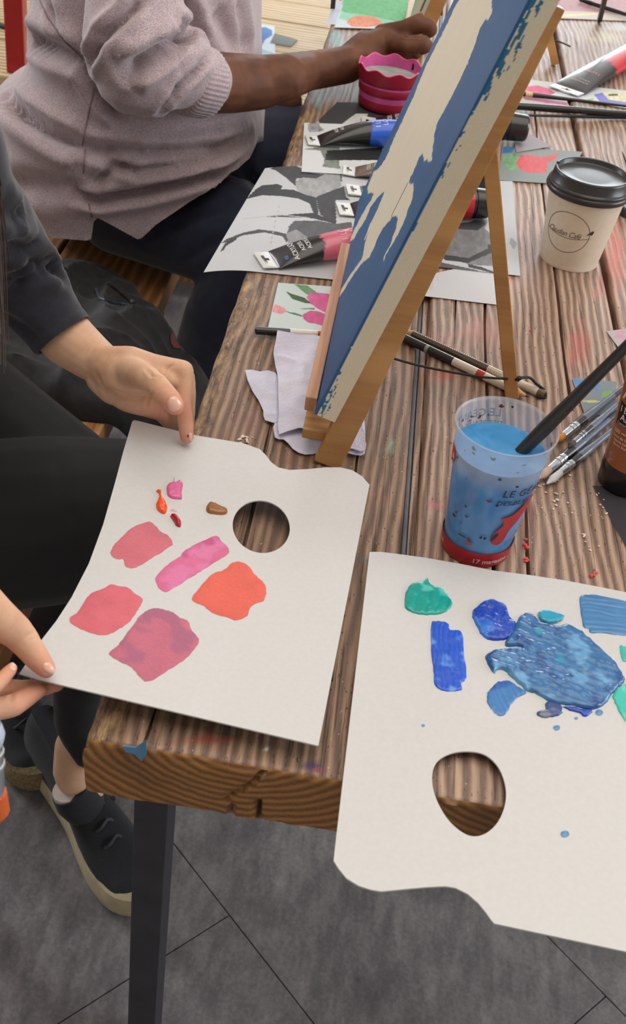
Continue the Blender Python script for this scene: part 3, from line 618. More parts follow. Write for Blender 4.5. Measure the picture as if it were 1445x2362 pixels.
sheet('flower_print', [(960, 640), (1140, 600), (1150, 703), (940, 678)], .7513, [(Q(*W9, [(160,830),(220,820),(160,845)]), (90, 90, 92))], (200, 200, 204), 'plain lower corner of a grey flower print under the easel', res=.003)
sheet('flower_print', [(960, 410), (1183, 418), (1201, 636), (930, 606)], .7521, bw2, (190, 191, 196), 'black and white petal print behind the rear leg of the near easel', res=.0014)
sheet('photo_card', [(702, 283), (905, 290), (905, 408), (696, 396)], .7526, [(Q(*E6, [(640,180),(700,178),(720,250),(760,280),(700,300),(620,300),(600,260),(620,200)]), (150, 150, 155), .8), (Q(*E6, [(560,460),(720,470),(760,560),(740,620),(900,640),(900,560),(900,440),(740,430)]), (120, 125, 118), .4), (Q(*E6, [(760,560),(1300,560),(1300,440),(780,470)]), (40, 40, 40), .2)], (205, 206, 208), 'small grey photo card under the blue labelled tube', res=.0016)
sheet('photo_card', [(778, 236), (900, 236), (905, 300), (712, 300)], .7518, [(Q(*E6, [(620,250),(640,180),(700,178),(720,250),(880,255),(880,275),(700,300)]), (150, 150, 152), .9), ([(790, 285), (822, 262), (850, 262), (830, 300), (790, 300)], (190, 190, 190), .3)], (58, 56, 58), 'dark photo card under the pink scalloped cup', res=.0016)
H4 = (470, 230, 3.01)
pk = [(Q(*H4, [(570,1330),(620,1350),(700,1375),(760,1420),(700,1410),(620,1385)]), (70, 96, 62), .2), (Q(*H4, [(630,1280),(720,1290),(790,1340),(760,1370),(700,1340)]), (110, 150, 110), .2), (Q(*H4, [(715,1370),(740,1340),(800,1340),(860,1345),(900,1360),(900,1480),(850,1480),(790,1450),(740,1410)]), (206, 98, 150), .25),
 (Q(*H4, [(690,1490),(740,1465),(800,1470),(870,1500),(870,1590),(800,1560),(730,1550),(690,1520)]), (196, 88, 138), .25), (Q(*H4, [(480,1440),(500,1420),(560,1445),(580,1470),(540,1490),(480,1475)]), (222, 150, 160), .3), (Q(*H4, [(560,1468),(640,1480),(690,1500),(690,1508),(620,1490)]), (90, 120, 90)), (Q(*H4, [(650,1452),(770,1445),(770,1458)]), (110, 130, 100))]
sheet('flower_print', [(642, 652), (925, 672), (908, 804), (616, 768)], .7514, pk, (198, 210, 208), 'small pink tulip print beside the paper towels', res=.0012)
# right side prints
K = (1150, 150, 4.898)
sheet('flower_print', [(1185, 178), (1290, 192), (1322, 263), (1160, 240)], .7513, [(Q(*K, [(330,240),(450,230),(580,270),(700,350),(760,380),(600,380),(300,350)]), (214, 96, 130), .2), (Q(*K, [(280,360),(500,385),(780,430),(800,460),(560,430),(290,390)]), (200, 84, 140), .2), (Q(*K, [(180,190),(300,250),(290,290),(180,250)]), (120, 160, 120), .3)], (196, 202, 196), 'pink flower print under the long black brushes', res=.002)
sheet('flower_print', [(1330, 196), (1500, 215), (1530, 262), (1262, 222)], .7518, [(Q(*K, [(1080,330),(1200,310),(1460,330),(1460,480),(1300,450),(1150,420)]), (120, 120, 200), .2), (Q(*K, [(1170,310),(1300,290),(1450,330),(1450,420),(1250,390)]), (214, 210, 170), .3), (Q(*K, [(1240,330),(1350,325),(1350,345),(1250,350)]), (70, 50, 50)), (Q(*K, [(1000,390),(1080,370),(1060,420)]), (130, 180, 110))], (205, 208, 214), 'violet pansy print under the red labelled tube', res=.002)
sheet('flower_print', [(1160, 338), (1345, 350), (1300, 425), (1150, 415)], .7516, [(Q(*K, [(220,1020),(340,1010),(480,1040),(700,1000),(640,1060),(560,1110),(540,1220),(330,1215),(200,1150)]), (206, 84, 90), .25), (Q(*K, [(60,1040),(180,990),(250,1030),(200,1100),(240,1180),(120,1190),(60,1120)]), (120, 160, 120), .5), (Q(*K, [(50,910),(190,930),(150,990),(50,1000)]), (56, 110, 160), .1)], (132, 140, 138), 'red flower print between the rear easel leg and the coffee cup', res=.0018)
sheet('paper_card', [(1220, 308), (1275, 337), (1192, 351), (1186, 320)], .7528, [], (150, 142, 148), 'small grey triangular card lying behind the red flower print', 'card', res=.004)
sheet('paper_card', [(1320, 872), (1424, 880), (1415, 952), (1352, 962)], .7514, [(Q(980, 780, 3.108, [(1060,285),(1260,330),(1240,370),(1130,370),(1090,340)]), (86, 140, 200), .1), (Q(980, 780, 3.108, [(1290,375),(1350,385),(1340,430),(1270,420)]), (120, 170, 100), .2), (Q(980, 780, 3.108, [(1130,445),(1300,450),(1300,462),(1130,458)]), (196, 206, 120))], (128, 140, 146), 'torn grey card with blue and green paint behind the silver brushes', 'card', res=.002)
sheet('paper_card', [(1400, 764), (1490, 752), (1500, 812), (1428, 802)], .7512, [([(1412, 762), (1445, 760), (1445, 790), (1425, 785)], (196, 150, 170), .3)], (170, 170, 166), 'small pinkish print at the right frame edge behind the brown tube', 'card', res=.003)
sheet('paper_card', [(1368, 1120), (1600, 1130), (1640, 1300), (1447, 1264)], .7509, [], (58, 55, 60), 'black card under the standing brown tube', 'card', res=.006)
# far end
E5 = (550, 0, 4.8166)
sheet('paper_card', [(772, 4), (860, -10), (870, 60), (752, 56)], .7511, [], (196, 200, 216), 'pale grey card under the green painting', 'card', res=.006)
sheet('green_painting', [(800, -30), (1010, -30), (975, 70), (772, 63)], .7524, [(Q(*E5, [(1180,-150),(2200,-150),(2100,300),(1700,280),(1300,200),(1150,120)]), (84, 176, 104), .3), (Q(*E5, [(1140,130),(1445,170),(1800,250),(1900,300),(1445,290),(1120,210)]), (140, 205, 170), .2), (Q(*E5, [(1200,250),(1260,190),(1350,170),(1500,180),(1560,210),(1620,270),(1450,300),(1260,295)]), (226, 130, 84), .35)], (206, 214, 224), 'green painted sheet with an orange patch beyond the pink cup', 'painting', res=.0025)
sheet('pink_painting', [(1180, -60), (1560, -60), (1500, 50), (1180, 38)], .752, [([(1180, 20), (1285, 34), (1380, 30), (1380, 33), (1285, 40), (1180, 40)], (236, 214, 150)), ([(1180, -60), (1560, -60), (1560, 60), (1400, 30), (1340, 26), (1180, 24)], (178, 132, 138), .25)], (196, 186, 178), 'pinkish mauve painted sheet at the far end of the table', 'painting', res=.004)
sheet('paint_rag', [(560, 50), (634, 60), (636, 134), (540, 126)], .4520, [(Q(*E5, [(115,420),(130,360),(200,310),(300,300),(370,330),(380,390),(300,440),(260,510),(200,520),(130,480)]), (56, 116, 186), .2), (Q(*E5, [(110,520),(250,540),(400,590),(400,640),(150,640)]), (150, 196, 214), .3)], (206, 218, 226), 'white sheet with blue paint lying on the pale platform', 'paper', res=.003)
sheet('paper_card', [(634, 76), (687, 91), (672, 106), (624, 98)], .4535, [], (104, 112, 108), 'small grey card beside the blue painted sheet on the platform', 'card', th=.002, res=.01)
# ------------------------------------------------------------------ tools: pencils, brushes, tubes
m_var = MV('painted_gloss', .32, 0, 100, .03, .5, .3)
m_varm = MV('painted_satin', .5, 0, 100, .04, .45)
def rod(name, p0, p1, segs, mat, parent=None, n=14, sub=3):     # segs: (t0, t1, r0, r1, colour) along p0->p1, one mesh with bands
    p0 = Vector(p0); p1 = Vector(p1); pts = []; rad = []; cols = []
    for (t0, t1, r0, r1, c) in segs:
        for k in range(sub+1):
            t = t0+(t1-t0)*k/sub; pts.append(p0.lerp(p1, t+(1e-5 if k == 0 else 0))); rad.append(r0+(r1-r0)*k/sub); cols += [lincol(c)]*n
    V, F = tube_geo(pts, rad, n); return pyd(name, V, F, mat, parent, True, np.array(cols), True)
def pencil(name, a, b, z, r, segs, label, lead=(30, 28, 28), group=None, wood_c=(206, 164, 120)):
    p0 = P(*a, z); p1 = P(*b, z); root = empty(name, (p0+p1)/2-Vector((0, 0, r)), label, 'pencil', group); L = (p1-p0).length; tl = .014/L
    rod('barrel', p0, p1, [(tl, segs[0][1], r, r, segs[0][2])]+[(s[0], s[1], r, r, s[2]) for s in segs[1:]], m_var, root, 12)
    rod('sharpened_tip', p0, p1, [(tl, tl*.28, r, r*.3, wood_c)], m_varm, root, 12); rod('lead', p0, p1, [(tl*.28, 0, r*.3, .0002, lead)], m_varm, root, 8); return root
def brush(name, tip, end, zt, ze, r, label, bl, fl, hcols, bcol, fcol=(205, 208, 214), fr=1.0, br=1.0, end_r=.45, group=None, p0=None, p1=None, bflat=1.0):
    p0 = p0 or P(*tip, zt); p1 = p1 or P(*end, ze); L = (p1-p0).length; root = empty(name, (p0+p1)/2, label, 'paintbrush', group); b = bl/L; f = b+fl/L
    rod('bristles', p0, p1, [(0, b*.45, r*.15*br, r*.95*br, bcol), (b*.45, b+.01, r*.95*br, r*.85*br, bcol)], MV('bristle', .6, .3, 1500, .15), root, 12)
    rod('ferrule', p0, p1, [(b, b+(f-b)*.55, r*.9*fr, r*fr, fcol), (b+(f-b)*.55, b+(f-b)*.62, r*1.12*fr, r*1.12*fr, fcol), (b+(f-b)*.62, b+(f-b)*.8, r*fr, r*fr, fcol), (b+(f-b)*.8, b+(f-b)*.86, r*1.12*fr, r*1.12*fr, fcol), (b+(f-b)*.86, f, r*fr, r*fr, fcol)], MV('ferrule_metal', .28, 0, 50, .02, .5, 0, 0, .85), root, 16)
    segs = []
    for k, (t0, t1, c) in enumerate(hcols):
        a0 = f+(1-f)*t0; a1 = f+(1-f)*t1
        rr = lambda t: r*(1+.35*math.sin(min(1, t/.3)*math.pi)*.6)*(1-(1-end_r)*max(0, t-.15)/.85)
        m = 4
        for q in range(m): s0 = t0+(t1-t0)*q/m; s1 = t0+(t1-t0)*(q+1)/m; segs.append((f+(1-f)*s0, f+(1-f)*s1, rr(s0), rr(s1), c))
    rod('handle', p0, p1, segs, m_var, root, 14, 2); return root
def ptube(tail, capend, w, r, Lc, colf, label, z=.7522, tab=None, texts=(), capcol=(30, 28, 30), capr=None, capend_col=None, tabcol=(205, 205, 200), len_=None, jags=True):
    p0 = P(*tail, z); p1 = P(*capend, z); d = (p1-p0); d.z = 0; L = len_ or d.length; d.normalize(); s = Vector((-d.y, d.x, 0)); root = empty('paint_tube', p0.lerp(p1, .5), label, 'paint tube', 'paint tubes lying on the table'); Lb = L-Lc-.006; up = Vector((0, 0, 1))
    def sec(u):
        t = min(max(u/Lb, 0), 1); e = t**.8; a = w/2*(1-e)+r*e; b = .0007*(1-e)+r*math.sin(e*math.pi/2); return a, min(b, a*1.0)
    n = 40; m = 70; V = []; F = []; C = []
    for i in range(m+1):
        u = Lb*i/m; a, b = sec(u)
        for k in range(n):
            th = 2*math.pi*k/n; x = a*math.cos(th); zz = b*math.sin(th); V.append(p0+d*u+s*x+up*(b+zz)); C.append(lincol(colf(u/Lb, x/a if a else 0, math.sin(th) > 0, u, x)))
    for i in range(m):
        for k in range(n): F.append((i*n+k, i*n+(k+1) % n, (i+1)*n+(k+1) % n, (i+1)*n+k))
    F.append(tuple(range(n))); F.append(tuple(range(m*n, m*n+n)))
    pyd('tube_body', V, F, m_var, root, True, np.array(C), True)
    c = p0+up*r; cr = capr or r*.97
    rod('cap', c+d*(Lb), c+d*L, [(0, .12, r*.98, r*.98, capcol), (.12, .2, cr*.9, cr*.9, capcol), (.2, .93, cr, cr*.94, capcol), (.93, 1, cr*.94, cr*.86, capcol), (.9999, 1, cr*.86, cr*.05, capend_col or capcol)], m_var, root, 24)
    if tab:
        tw, tl = tab; o = [(-tw/2, 0), (tw/2, 0), (tw/2, tl), (-tw/2, tl)]; h = [(-.0025, tl*.28), (.0025, tl*.28), (.0025, tl*.5), (.008, tl*.5), (.009, tl*.6), (.008, tl*.72), (-.008, tl*.72), (-.009, tl*.6), (-.008, tl*.5), (-.0025, tl*.5)]
        Vv, Ff = cdt(o, [h], step=.004); N = len(Vv); top = [p0+s*v[0]-d*v[1]+up*(.0016+.0012*math.sin(v[1]/tl*2.5)) for v in Vv]; bot = [q-up*.0008 for q in top]; cnt = set((a, b) for f in Ff for a, b in zip(f, f[1:]+f[:1]))
        pyd('hang_tab', top+bot, [tuple(f) for f in Ff]+[tuple(i+N for i in reversed(f)) for f in Ff]+[(a, b, b+N, a+N) for a, b in cnt if (b, a) not in cnt], M('tab_plastic', tabcol, .35, 0, .02), root, False)
    for (tx, size, u0, v0, col, bold) in texts:
        def fn(x, y, u0=u0, v0=v0):
            u = u0-y; v = v0+x; a, b = sec(u); q = max(0.0, 1-(v/a)**2) if abs(v) < a else 0; return p0+d*u+s*max(-a, min(a, v))+up*(b+b*math.sqrt(q)+.00035)
        text('lettering', tx, size, fn, M('print_%d_%d_%d' % col, col, .45, 0, .01), root, bold=bold)
    return root
def band(col, body, t0, jag=.03):
    def f(t, x, top, u, xx):
        return col if t > t0+jag*(vn(np.array([xx*300, 1.5, t0]), 1)-.5)*2 else body
    return f
BK = (34, 31, 33); WT = (222, 220, 220)
ptube((631, 602), (915, 586), .040, .0165, .02, band((214, 106, 128), BK, .44), 'black paint tube with a pink label and hang tab nearest the pink tulip print', tab=(.036, .017), z=.7524,
      texts=[('ACRYLIQUE', .0072, .0225, -.018, WT, .0001), ('ACRYL', .0062, .031, -.011, WT, .0001), ('ACRYLIC', .0062, .038, -.011, WT, .0001), ('I LOVE', .0105, .078, -.012, (232, 168, 178), .0001), ('ART', .012, .091, -.006, (232, 168, 178), .0001), ('ICE', .004, .012, -.013, (80, 110, 160), .0003)])
ptube((735, 327), (965, 342), .036, .0175, .022, band((40, 92, 206), BK, .62, .015), 'black paint tube with a bright blue label lying over the photo cards', tab=(.034, .016), z=.7532,
      texts=[('ACRYL', .006, .024, -.005, WT, .0001), ('ACRYL', .006, .031, -.004, WT, .0001), ('I LOVE', .009, .077, -.012, (190, 200, 225), .0001), ('LOVE', .009, .087, -.010, (190, 200, 225), .0001)])
ptube((819, 398), (1128, 440), .032, .0175, .018, lambda t, x, top, u, xx: ((226, 84, 40) if t > .8 else ((118, 100, 88) if t < .45 else BK)), 'brown grey paint tube with an orange band and black cap behind the canvas', tab=(.03, .015), z=.7528, texts=[('COLOR', .006, .018, -.009, WT, .0001), ('LINE', .005, .026, -.007, WT, .0001)])
ptube((832, 442), (1090, 462), .026, .011, .014, lambda t, x, top, u, xx: (60, 56, 60) if int(t*40) % 3 else (120, 130, 150), 'slim dark paint tube, the middle of three tabbed tubes behind the canvas', tab=(.030, .017), z=.7528)
ptube((812, 486), (1120, 504), .036, .0185, .016, lambda t, x, top, u, xx: (206, 34, 58) if t > .60 else BK, 'black paint tube with a bright red end and black cap seen below the canvas', tab=(.034, .017), z=.7528, texts=[])
ptube((868, 287), (1208, 328), .042, .0195, .026, lambda t, x, top, u, xx: (72, 14, 30) if int(t*30) % 4 == 0 else (36, 26, 30), 'dark maroon paint tube whose cap shows right of the near easel', tab=(.040, .02), z=.7532, capcol=(26, 24, 26), capend_col=(48, 10, 22), texts=[('ACRYL', .008, .020, -.010, WT, .0001), ('ACRYL', .008, .030, -.010, WT, .0001)])
ptube((1314, 206), (1600, 82), .056, .020, .026, lambda t, x, top, u, xx: ((150, 176, 210) if (x > .5 and .1 < t < .5) else ((206, 40, 54) if t > .27+.03*x else (44, 36, 34))) if t > .04 else (52, 42, 38), 'paint tube with a glossy red label and painted pale blue highlight at the top right', tab=(.052, .022), z=.7535,  # pale blue along the upper edge is a highlight put into the tube colour
      texts=[('ACRYLIQUE', .0055, .030, -.017, (190, 180, 176), .00005), ('ACRYLIC', .005, .038, -.016, (190, 180, 176), .00005), ('I LOVE', .009, .072, -.015, (225, 130, 136), .0001)])
# pencils on the table
pencil('pencil', (925, 759), (1258, 911), .7545, .0040, [(0, .62, (84, 66, 54)), (.62, .955, (222, 212, 196)), (.955, 1, (110, 84, 70))], 'brown dotted pencil with a cream end lying under the rear easel leg', (30, 26, 26))
pr = bpy.data.objects['pencil']; dots = []
a0 = P(925, 759, .7545); b0 = P(1258, 911, .7545); dd_ = (b0-a0).normalized(); ss = Vector((-dd_.y, dd_.x, 0))
for k in range(44):
    for q in (-.9, -.3, .35, .95):
        dots.append(ico_geo(a0+dd_*(.020+k*.0022)+ss*math.sin(q)*.0040+Vector((0, 0, math.cos(q)*.0040)), .00045))
V, F = join_geo(dots); do = pyd('grip_dots', V, F, M('grip_dot', (150, 130, 112), .6), pr, True, fix=False); do['kind'] = 'stuff'
text('lettering', 'J', .006, lambda x, y: a0+dd_*(.118+y)+ss*(x-.002)+Vector((0, 0, .0042)), M('print_red', (190, 40, 40), .5), pr)
pencil('pencil', (1222, 917), (932, 779), .7545, .0042, [(0, .12, (36, 32, 32)), (.12, .34, (224, 214, 198)), (.34, .40, (196, 56, 44)), (.40, .59, (224, 214, 198)), (.59, .79, (34, 31, 32)), (.79, .815, (150, 148, 148)), (.815, 1, (34, 31, 32))], 'black and cream pencil with a red mark beside the dotted pencil', (60, 50, 46))
p0 = P(740, 772, .756); p1 = P(588, 762, .756)
pc = empty('pencil', (p0+p1)/2, 'black ended cream pencil half under the paper towel and canvas', 'pencil')
rod('barrel', P(800, 776, .756), p1, [(0, .32, .004, .004, (206, 60, 44)), (.32, .62, .004, .004, (224, 214, 200)), (.62, .985, .004, .004, (28, 26, 28)), (.985, 1, .004, .0022, (28, 26, 28))], m_var, pc, 12)
# long black brushes, right side
BKH = [(0, 1, (22, 21, 22))]
brush('paintbrush', (1135, 208), (1560, 258), .7565, .758, .0032, 'thin black brush, uppermost of the three long brushes on the pink print', .012, .008, [(0, .12, (22, 21, 22)), (.12, .16, (206, 176, 120)), (.16, 1, (22, 21, 22))], (60, 50, 40), (180, 170, 150), group='long black brushes on the pink print')
brush('paintbrush', (1095, 238), (1600, 273), .7600, .7630, .0052, 'thickest of the three long black brushes, pale ferrule beside the easel', .016, .040, BKH, (150, 120, 90), (190, 170, 160), end_r=.6, group='long black brushes on the pink print')
brush('paintbrush', (1600, 272), (1120, 265), .7545, .7545, .0032, 'thin black brush, lowest of the three long brushes, bare ferrule at right', .02, .058, BKH, (150, 120, 90), (216, 180, 160), end_r=.3, group='long black brushes on the pink print')
brush('paintbrush', (1335, -2), (1560, 70), .757, .757, .004, 'black brush resting on the mauve painting at the far end', .012, .02, BKH, (50, 44, 44), (60, 56, 58))
# brushes at the brown tube
HB = [(0, .10, (46, 44, 44)), (.10, .55, (96, 106, 126)), (.55, 1, (60, 66, 80))]
brush('paintbrush', (1282, 1020), (1480, 862), .7560, .760, .0042, 'flat brush with orange bristles, rearmost of the silver brushes', .013, .024, HB, (206, 136, 50), group='silver ferruled brushes beside the tumbler')
brush('paintbrush', (1243, 1104), (1480, 906), .7560, .759, .0042, 'thick brush with pinkish bristles in the middle of the silver brushes', .017, .026, HB, (216, 186, 172), group='silver ferruled brushes beside the tumbler')
brush('paintbrush', (1262, 1116), (1480, 938), .7555, .758, .0036, 'brush with stiff white bristles, front one of the silver brushes', .022, .020, HB, (222, 226, 226), group='silver ferruled brushes beside the tumbler')
brush('paintbrush', (1312, 1032), (1480, 884), .7620, .764, .0030, 'slim dark brush lying on top of the silver brushes', .010, .020, HB, (70, 66, 60), (150, 152, 160), group='silver ferruled brushes beside the tumbler')
# ------------------------------------------------------------------ tumbler
TC = Vector((.1168, .681, 0)); TH = .7503
def tr(z): return .0262+(.0362-.0262)*(z-.75)/.112
m_pl = NT('frosted_plastic'); mixs = m_pl.add('ShaderNodeMixShader'); trn = m_pl.add('ShaderNodeBsdfTransparent'); trn.inputs[0].default_value = (.96, .97, 1, 1); m_pl.setb(Roughness=.25); m_pl.b.inputs['Base Color'].default_value = (.72, .75, .80, 1)
_c = m_pl.add('ShaderNodeTexCoord'); _s = m_pl.add('ShaderNodeSeparateXYZ'); m_pl.l(_c.outputs['Object'], _s.inputs[0]); m_pl.l(m_pl.math('ADD', m_pl.math('MULTIPLY', m_pl.ramp_f(_s.outputs[2], .822, .842), .22), .05), mixs.inputs[0]); m_pl.l(trn.outputs[0], mixs.inputs[1]); m_pl.l(m_pl.b.outputs[0], mixs.inputs[2]); m_pl.l(mixs.outputs[0], m_pl.n['Material Output'].inputs[0])
tum = lathe('plastic_tumbler', [(0, TH+.0005), (.0255, TH), (.0262, TH+.001)]+[(tr(z), z) for z in np.linspace(.753, .861, 24)]+[(.0372, .8617), (.0374, .8628), (.0366, .8634), (.0354, .8622)]+[(tr(z)-.0009, z) for z in np.linspace(.860, .7525, 20)]+[(0, .7522)], TC, m_pl.m, n=72)
tag(tum, 'frosted plastic tumbler of blue paint water with a red base band', 'tumbler')
mw = NT('blue_paint_water'); vv = mw.coord(); nw = mw.noise(vv, 34, 3, .5, .6); mw.l(mw.ramp(nw, [(.3, (44, 122, 178)), (.55, (70, 148, 204)), (.75, (110, 172, 216))]), mw.b.inputs['Base Color']); mw.setb(Roughness=.12); mw.b.inputs['Subsurface Weight'].default_value = .35; mw.b.inputs['Subsurface Radius'].default_value = (.3, .6, 1); mw.b.inputs['Subsurface Scale'].default_value = .01
lathe('paint_water', [(0, .7530)]+[(tr(z)-.0012, z) for z in np.linspace(.7532, .8415, 20)]+[(tr(.842)-.0006, .8422), (tr(.842)-.003, .8418), (0, .8418)], TC, mw.m, tum, n=72)
def cyl(c, rf, th0, z0, s=1.0):
    def fn(x, y): z = z0+y; r = rf(z)+.00025; th = th0+x/r; return Vector((c.x+r*math.cos(th), c.y+r*math.sin(th), z))
    return fn
rad = math.radians
m_red = M('printed_red', (176, 34, 46), .4, 0, .04, 200)
lathe('red_band', [(tr(z)+.00012, z) for z in (.7512, .756, .7605, .765)], TC, m_red, tum, n=72)
dk = M('print_dark_green', (26, 48, 66), .5)
text('lettering', 'LE GÉANT', .0092, cyl(TC, tr, rad(277), .8235), dk, tum, bold=.00012, shear=.12, spacing=1.05)
text('lettering', 'DES BEAUX-ARTS', .0060, cyl(TC, tr, rad(273), .8155), dk, tum, bold=.0001, shear=.12, spacing=1.05)
text('lettering', 'LE GÉANT', .0092, cyl(TC, tr, rad(90), .8470), dk, tum, bold=.00012, shear=.12)
text('lettering', 'DES BEAUX-ARTS', .0060, cyl(TC, tr, rad(86), .8392), dk, tum, bold=.0001, shear=.12)
text('lettering', '17 magasins', .0062, cyl(TC, tr, rad(262), .7548), M('print_pale', (222, 196, 200), .5), tum, bold=.00012)
text('lettering', 'art', .0056, cyl(TC, tr, rad(186), .7555), M('print_pale', (222, 196, 200), .5), tum, bold=.0001)
text('lettering', 'réalité sur', .0026, cyl(TC, tr, rad(231), .7765), dk, tum, bold=.0001)
def cylpatch(name, pts, th0, z0, mat, off=.0002, dens=3):
    o = smooth_poly(pts, dens); V, F = cdt(o, step=.002); f = cyl(TC, lambda z: tr(z)+off, th0, z0); return pyd(name, [f(v[0], v[1]) for v in V], F, mat, tum, True)
cylpatch('red_patch', [(-.004, 0), (.004, .002), (.004, .014), (-.004, .017)], rad(192), .829, m_red, dens=1)
text('lettering', '&', .0062, cyl(TC, lambda z: tr(z)+.0003, rad(192), .8345), M('print_pale', (222, 196, 200), .5), tum, bold=.0001)
cylpatch('red_figure', [(0, 0), (.006, -.004), (.011, .001), (.013, .010), (.020, .020), (.026, .030), (.028, .041), (.020, .034), (.011, .026), (.003, .023), (.006, .017), (.001, .009)], rad(281), .779, m_red)
cylpatch('dark_spot', [(0, 0), (.002, .001), (.0045, .006), (.003, .008), (.0005, .004)], rad(281), .780, M('print_black', (24, 26, 40), .5), .0004)
cylpatch('dark_spot', [(0, 0), (.0015, 0), (.002, .0018), (0, .002)], rad(270), .781, M('print_black', (24, 26, 40), .5), .0004)
cylpatch('orange_spot', [(0, 0), (.004, -.0005), (.006, .001), (.004, .0028), (.0005, .0024)], rad(245), .772, M('print_orange', (170, 80, 56), .5), .0004)
rs = np.random.RandomState(5); fl = [[], [], []]
for k in range(46):
    th = rs.uniform(0, 2*math.pi); z = rs.uniform(.846, .859); r = tr(z)-.0011
    if k > 30: z = rs.uniform(.78, .84); r = tr(z)+.0002; th = rs.uniform(rad(190), rad(330))
    a = rs.uniform(.0004, .0022); b = rs.uniform(.0003, .0014); c = Vector((TC.x+r*math.cos(th), TC.y+r*math.sin(th), z)); tdir = Vector((-math.sin(th), math.cos(th), 0)); nd = Vector((math.cos(th), math.sin(th), 0))
    V = [c]+[c+tdir*a*math.cos(q)*(1+.4*math.sin(3*q+k))+Vector((0, 0, b*math.sin(q)*(1+.3*math.cos(2*q+k)))) for q in np.linspace(0, 2*math.pi, 10, endpoint=False)]
    fl[k % 3].append((V, [(0, i+1, (i+1) % 10+1) for i in range(10)]))
for q, c in zip(fl, ((24, 28, 60), (120, 44, 30), (40, 70, 120))):
    V, F = join_geo(q); so = pyd('paint_smudges', V, F, M('smudge_%d' % c[0], c, .5), tum, False, fix=False); so['kind'] = 'stuff'
# brush standing in the tumbler
qa = P(1150, 1095, .82); qb = PY(1445, 800, .70)
dirb = (qb-qa).normalized(); pin = qa-dirb*.022; pout = qa+dirb*.29
brush('paintbrush', None, None, 0, 0, .0046, 'thick black handled brush standing in the blue water tumbler', .018, .022, [(0, .12, (34, 32, 34)), (.12, 1, (30, 28, 30))], (40, 70, 120), p0=pin, p1=pout, end_r=.55, fcol=(90, 100, 120))
# ------------------------------------------------------------------ coffee cup
CC = Vector((.2275, 1.222, 0)); m_cup = M('cup_card', (226, 214, 196), .5, 0, .015, 200, .04); m_lid = M('black_lid', (40, 38, 42), .36, 0, .05, 60, coat=.15)
cup = empty('coffee_cup', (CC.x, CC.y, .7503), 'white paper coffee cup with a black lid and line drawn logo', 'coffee cup')
def cr(z): return .0325+(.0430-.0325)*(z-.75)/.088
lathe('cup_body', [(0, .7530), (.0305, .7530), (.0315, .7503), (.0325, .7503), (.0329, .7515)]+[(cr(z), z) for z in np.linspace(.753, .838, 12)]+[(.042, .838)]+[(cr(z)-.0006, z) for z in (.83, .80, .76)]+[(0, .757)], CC, m_cup, cup, n=72)
lathe('lid', [(.0425, .8325), (.0452, .8325), (.0462, .8338), (.0466, .8360), (.0462, .8380), (.0448, .8392), (.0453, .8405), (.0448, .8420), (.0436, .8428), (.0424, .8440), (.0412, .8525), (.0405, .8545), (.0396, .8550), (.0385, .8548), (.0378, .8538), (.0372, .8500), (.0360, .8490), (.02, .8496), (0, .8497)], CC, m_lid, cup, n=72)
def lidtop(th, r, z): return Vector((CC.x+r*math.cos(th), CC.y+r*math.sin(th), z))
tube('sip_hole', [lidtop(rad(166), .0389, .8549), lidtop(rad(166), .0389, .8557)], .0019, M('hole_dark', (8, 8, 8), .9), cup, 12)
crf = lambda z: cr(z)
m_ink = M('logo_ink', (112, 98, 84), .6); th0 = rad(244)
cfn = cyl(CC, crf, th0, .796)
def ring_strip(pts, wd, name='logo_line'):
    V = []; F = []; n = len(pts)
    for i, (x, y) in enumerate(pts):
        a, b = pts[i-1] if i else pts[0], pts[(i+1) % n]; dx, dy = b[0]-a[0], b[1]-a[1]; L = math.hypot(dx, dy) or 1; nx, ny = -dy/L, dx/L; V += [cfn(x-nx*wd, y-ny*wd), cfn(x+nx*wd, y+ny*wd)]
    for i in range(n-1): F.append((2*i, 2*i+1, 2*i+3, 2*i+2))
    return pyd(name, V, F, m_ink, cup, False, fix=False)
ring_strip([(.0262*math.cos(a)*1.0, .0235*math.sin(a)) for a in np.linspace(0, 2*math.pi, 60)], .00035, 'logo_ring')
ring_strip([(x, -.0050-.0012*math.cos(x*80)+.0018*(x/.026)**2) for x in np.linspace(-.027, .0275, 20)], .0003, 'logo_underline')
text('lettering', 'Claudian Café', .0092, lambda x, y: cfn(-.0245+x*.86, -.0042+y*(1.0)), m_ink, cup, shear=.45, spacing=.92)
V, F = cdt(smooth_poly([(.0225, .001), (.0250, .0045), (.0290, .0075), (.0300, .0050), (.0280, .0018), (.0262, .0030)], 3), step=.001); pyd('logo_leaf', [cfn(v[0], v[1]) for v in V], F, M('logo_dark', (60, 56, 50), .6), cup, False)
# ------------------------------------------------------------------ pink scalloped cup
PC = Vector((-.0085, 1.632, 0)); m_pc = M('crimson_silicone', (148, 18, 48), .5, 0, .03); m_pi = M('pink_inner', (206, 84, 150), .45)
scal = lambda a, amp: amp*math.sin(a*9+.6)
pcup = empty('scalloped_cup', (PC.x, PC.y, .7525), 'collapsible crimson cup with a scalloped pink rim holding pale paint water', 'cup')
pw = lambda a, i: (.0024*math.sin(a*9+.6) if i >= 12 else 0)
prof = [(0, .7530), (.0375, .7530), (.0395, .7545), (.0402, .760), (.0400, .7705), (.0392, .7725), (.0405, .7740), (.0425, .7765), (.0430, .7855), (.0421, .7880), (.0436, .7895), (.0448, .7930), (.0462, .8085)]
lathe('cup_body', prof, PC, m_pc, pcup, n=108, wav=pw)
lathe('rim', [(.0462, .8085), (.0466, .8092), (.0462, .8102), (.0450, .8102), (.0446, .8092)], PC, M('rim_pink', (226, 92, 130), .4), pcup, n=108, wav=lambda a, i: .0024*math.sin(a*9+.6))
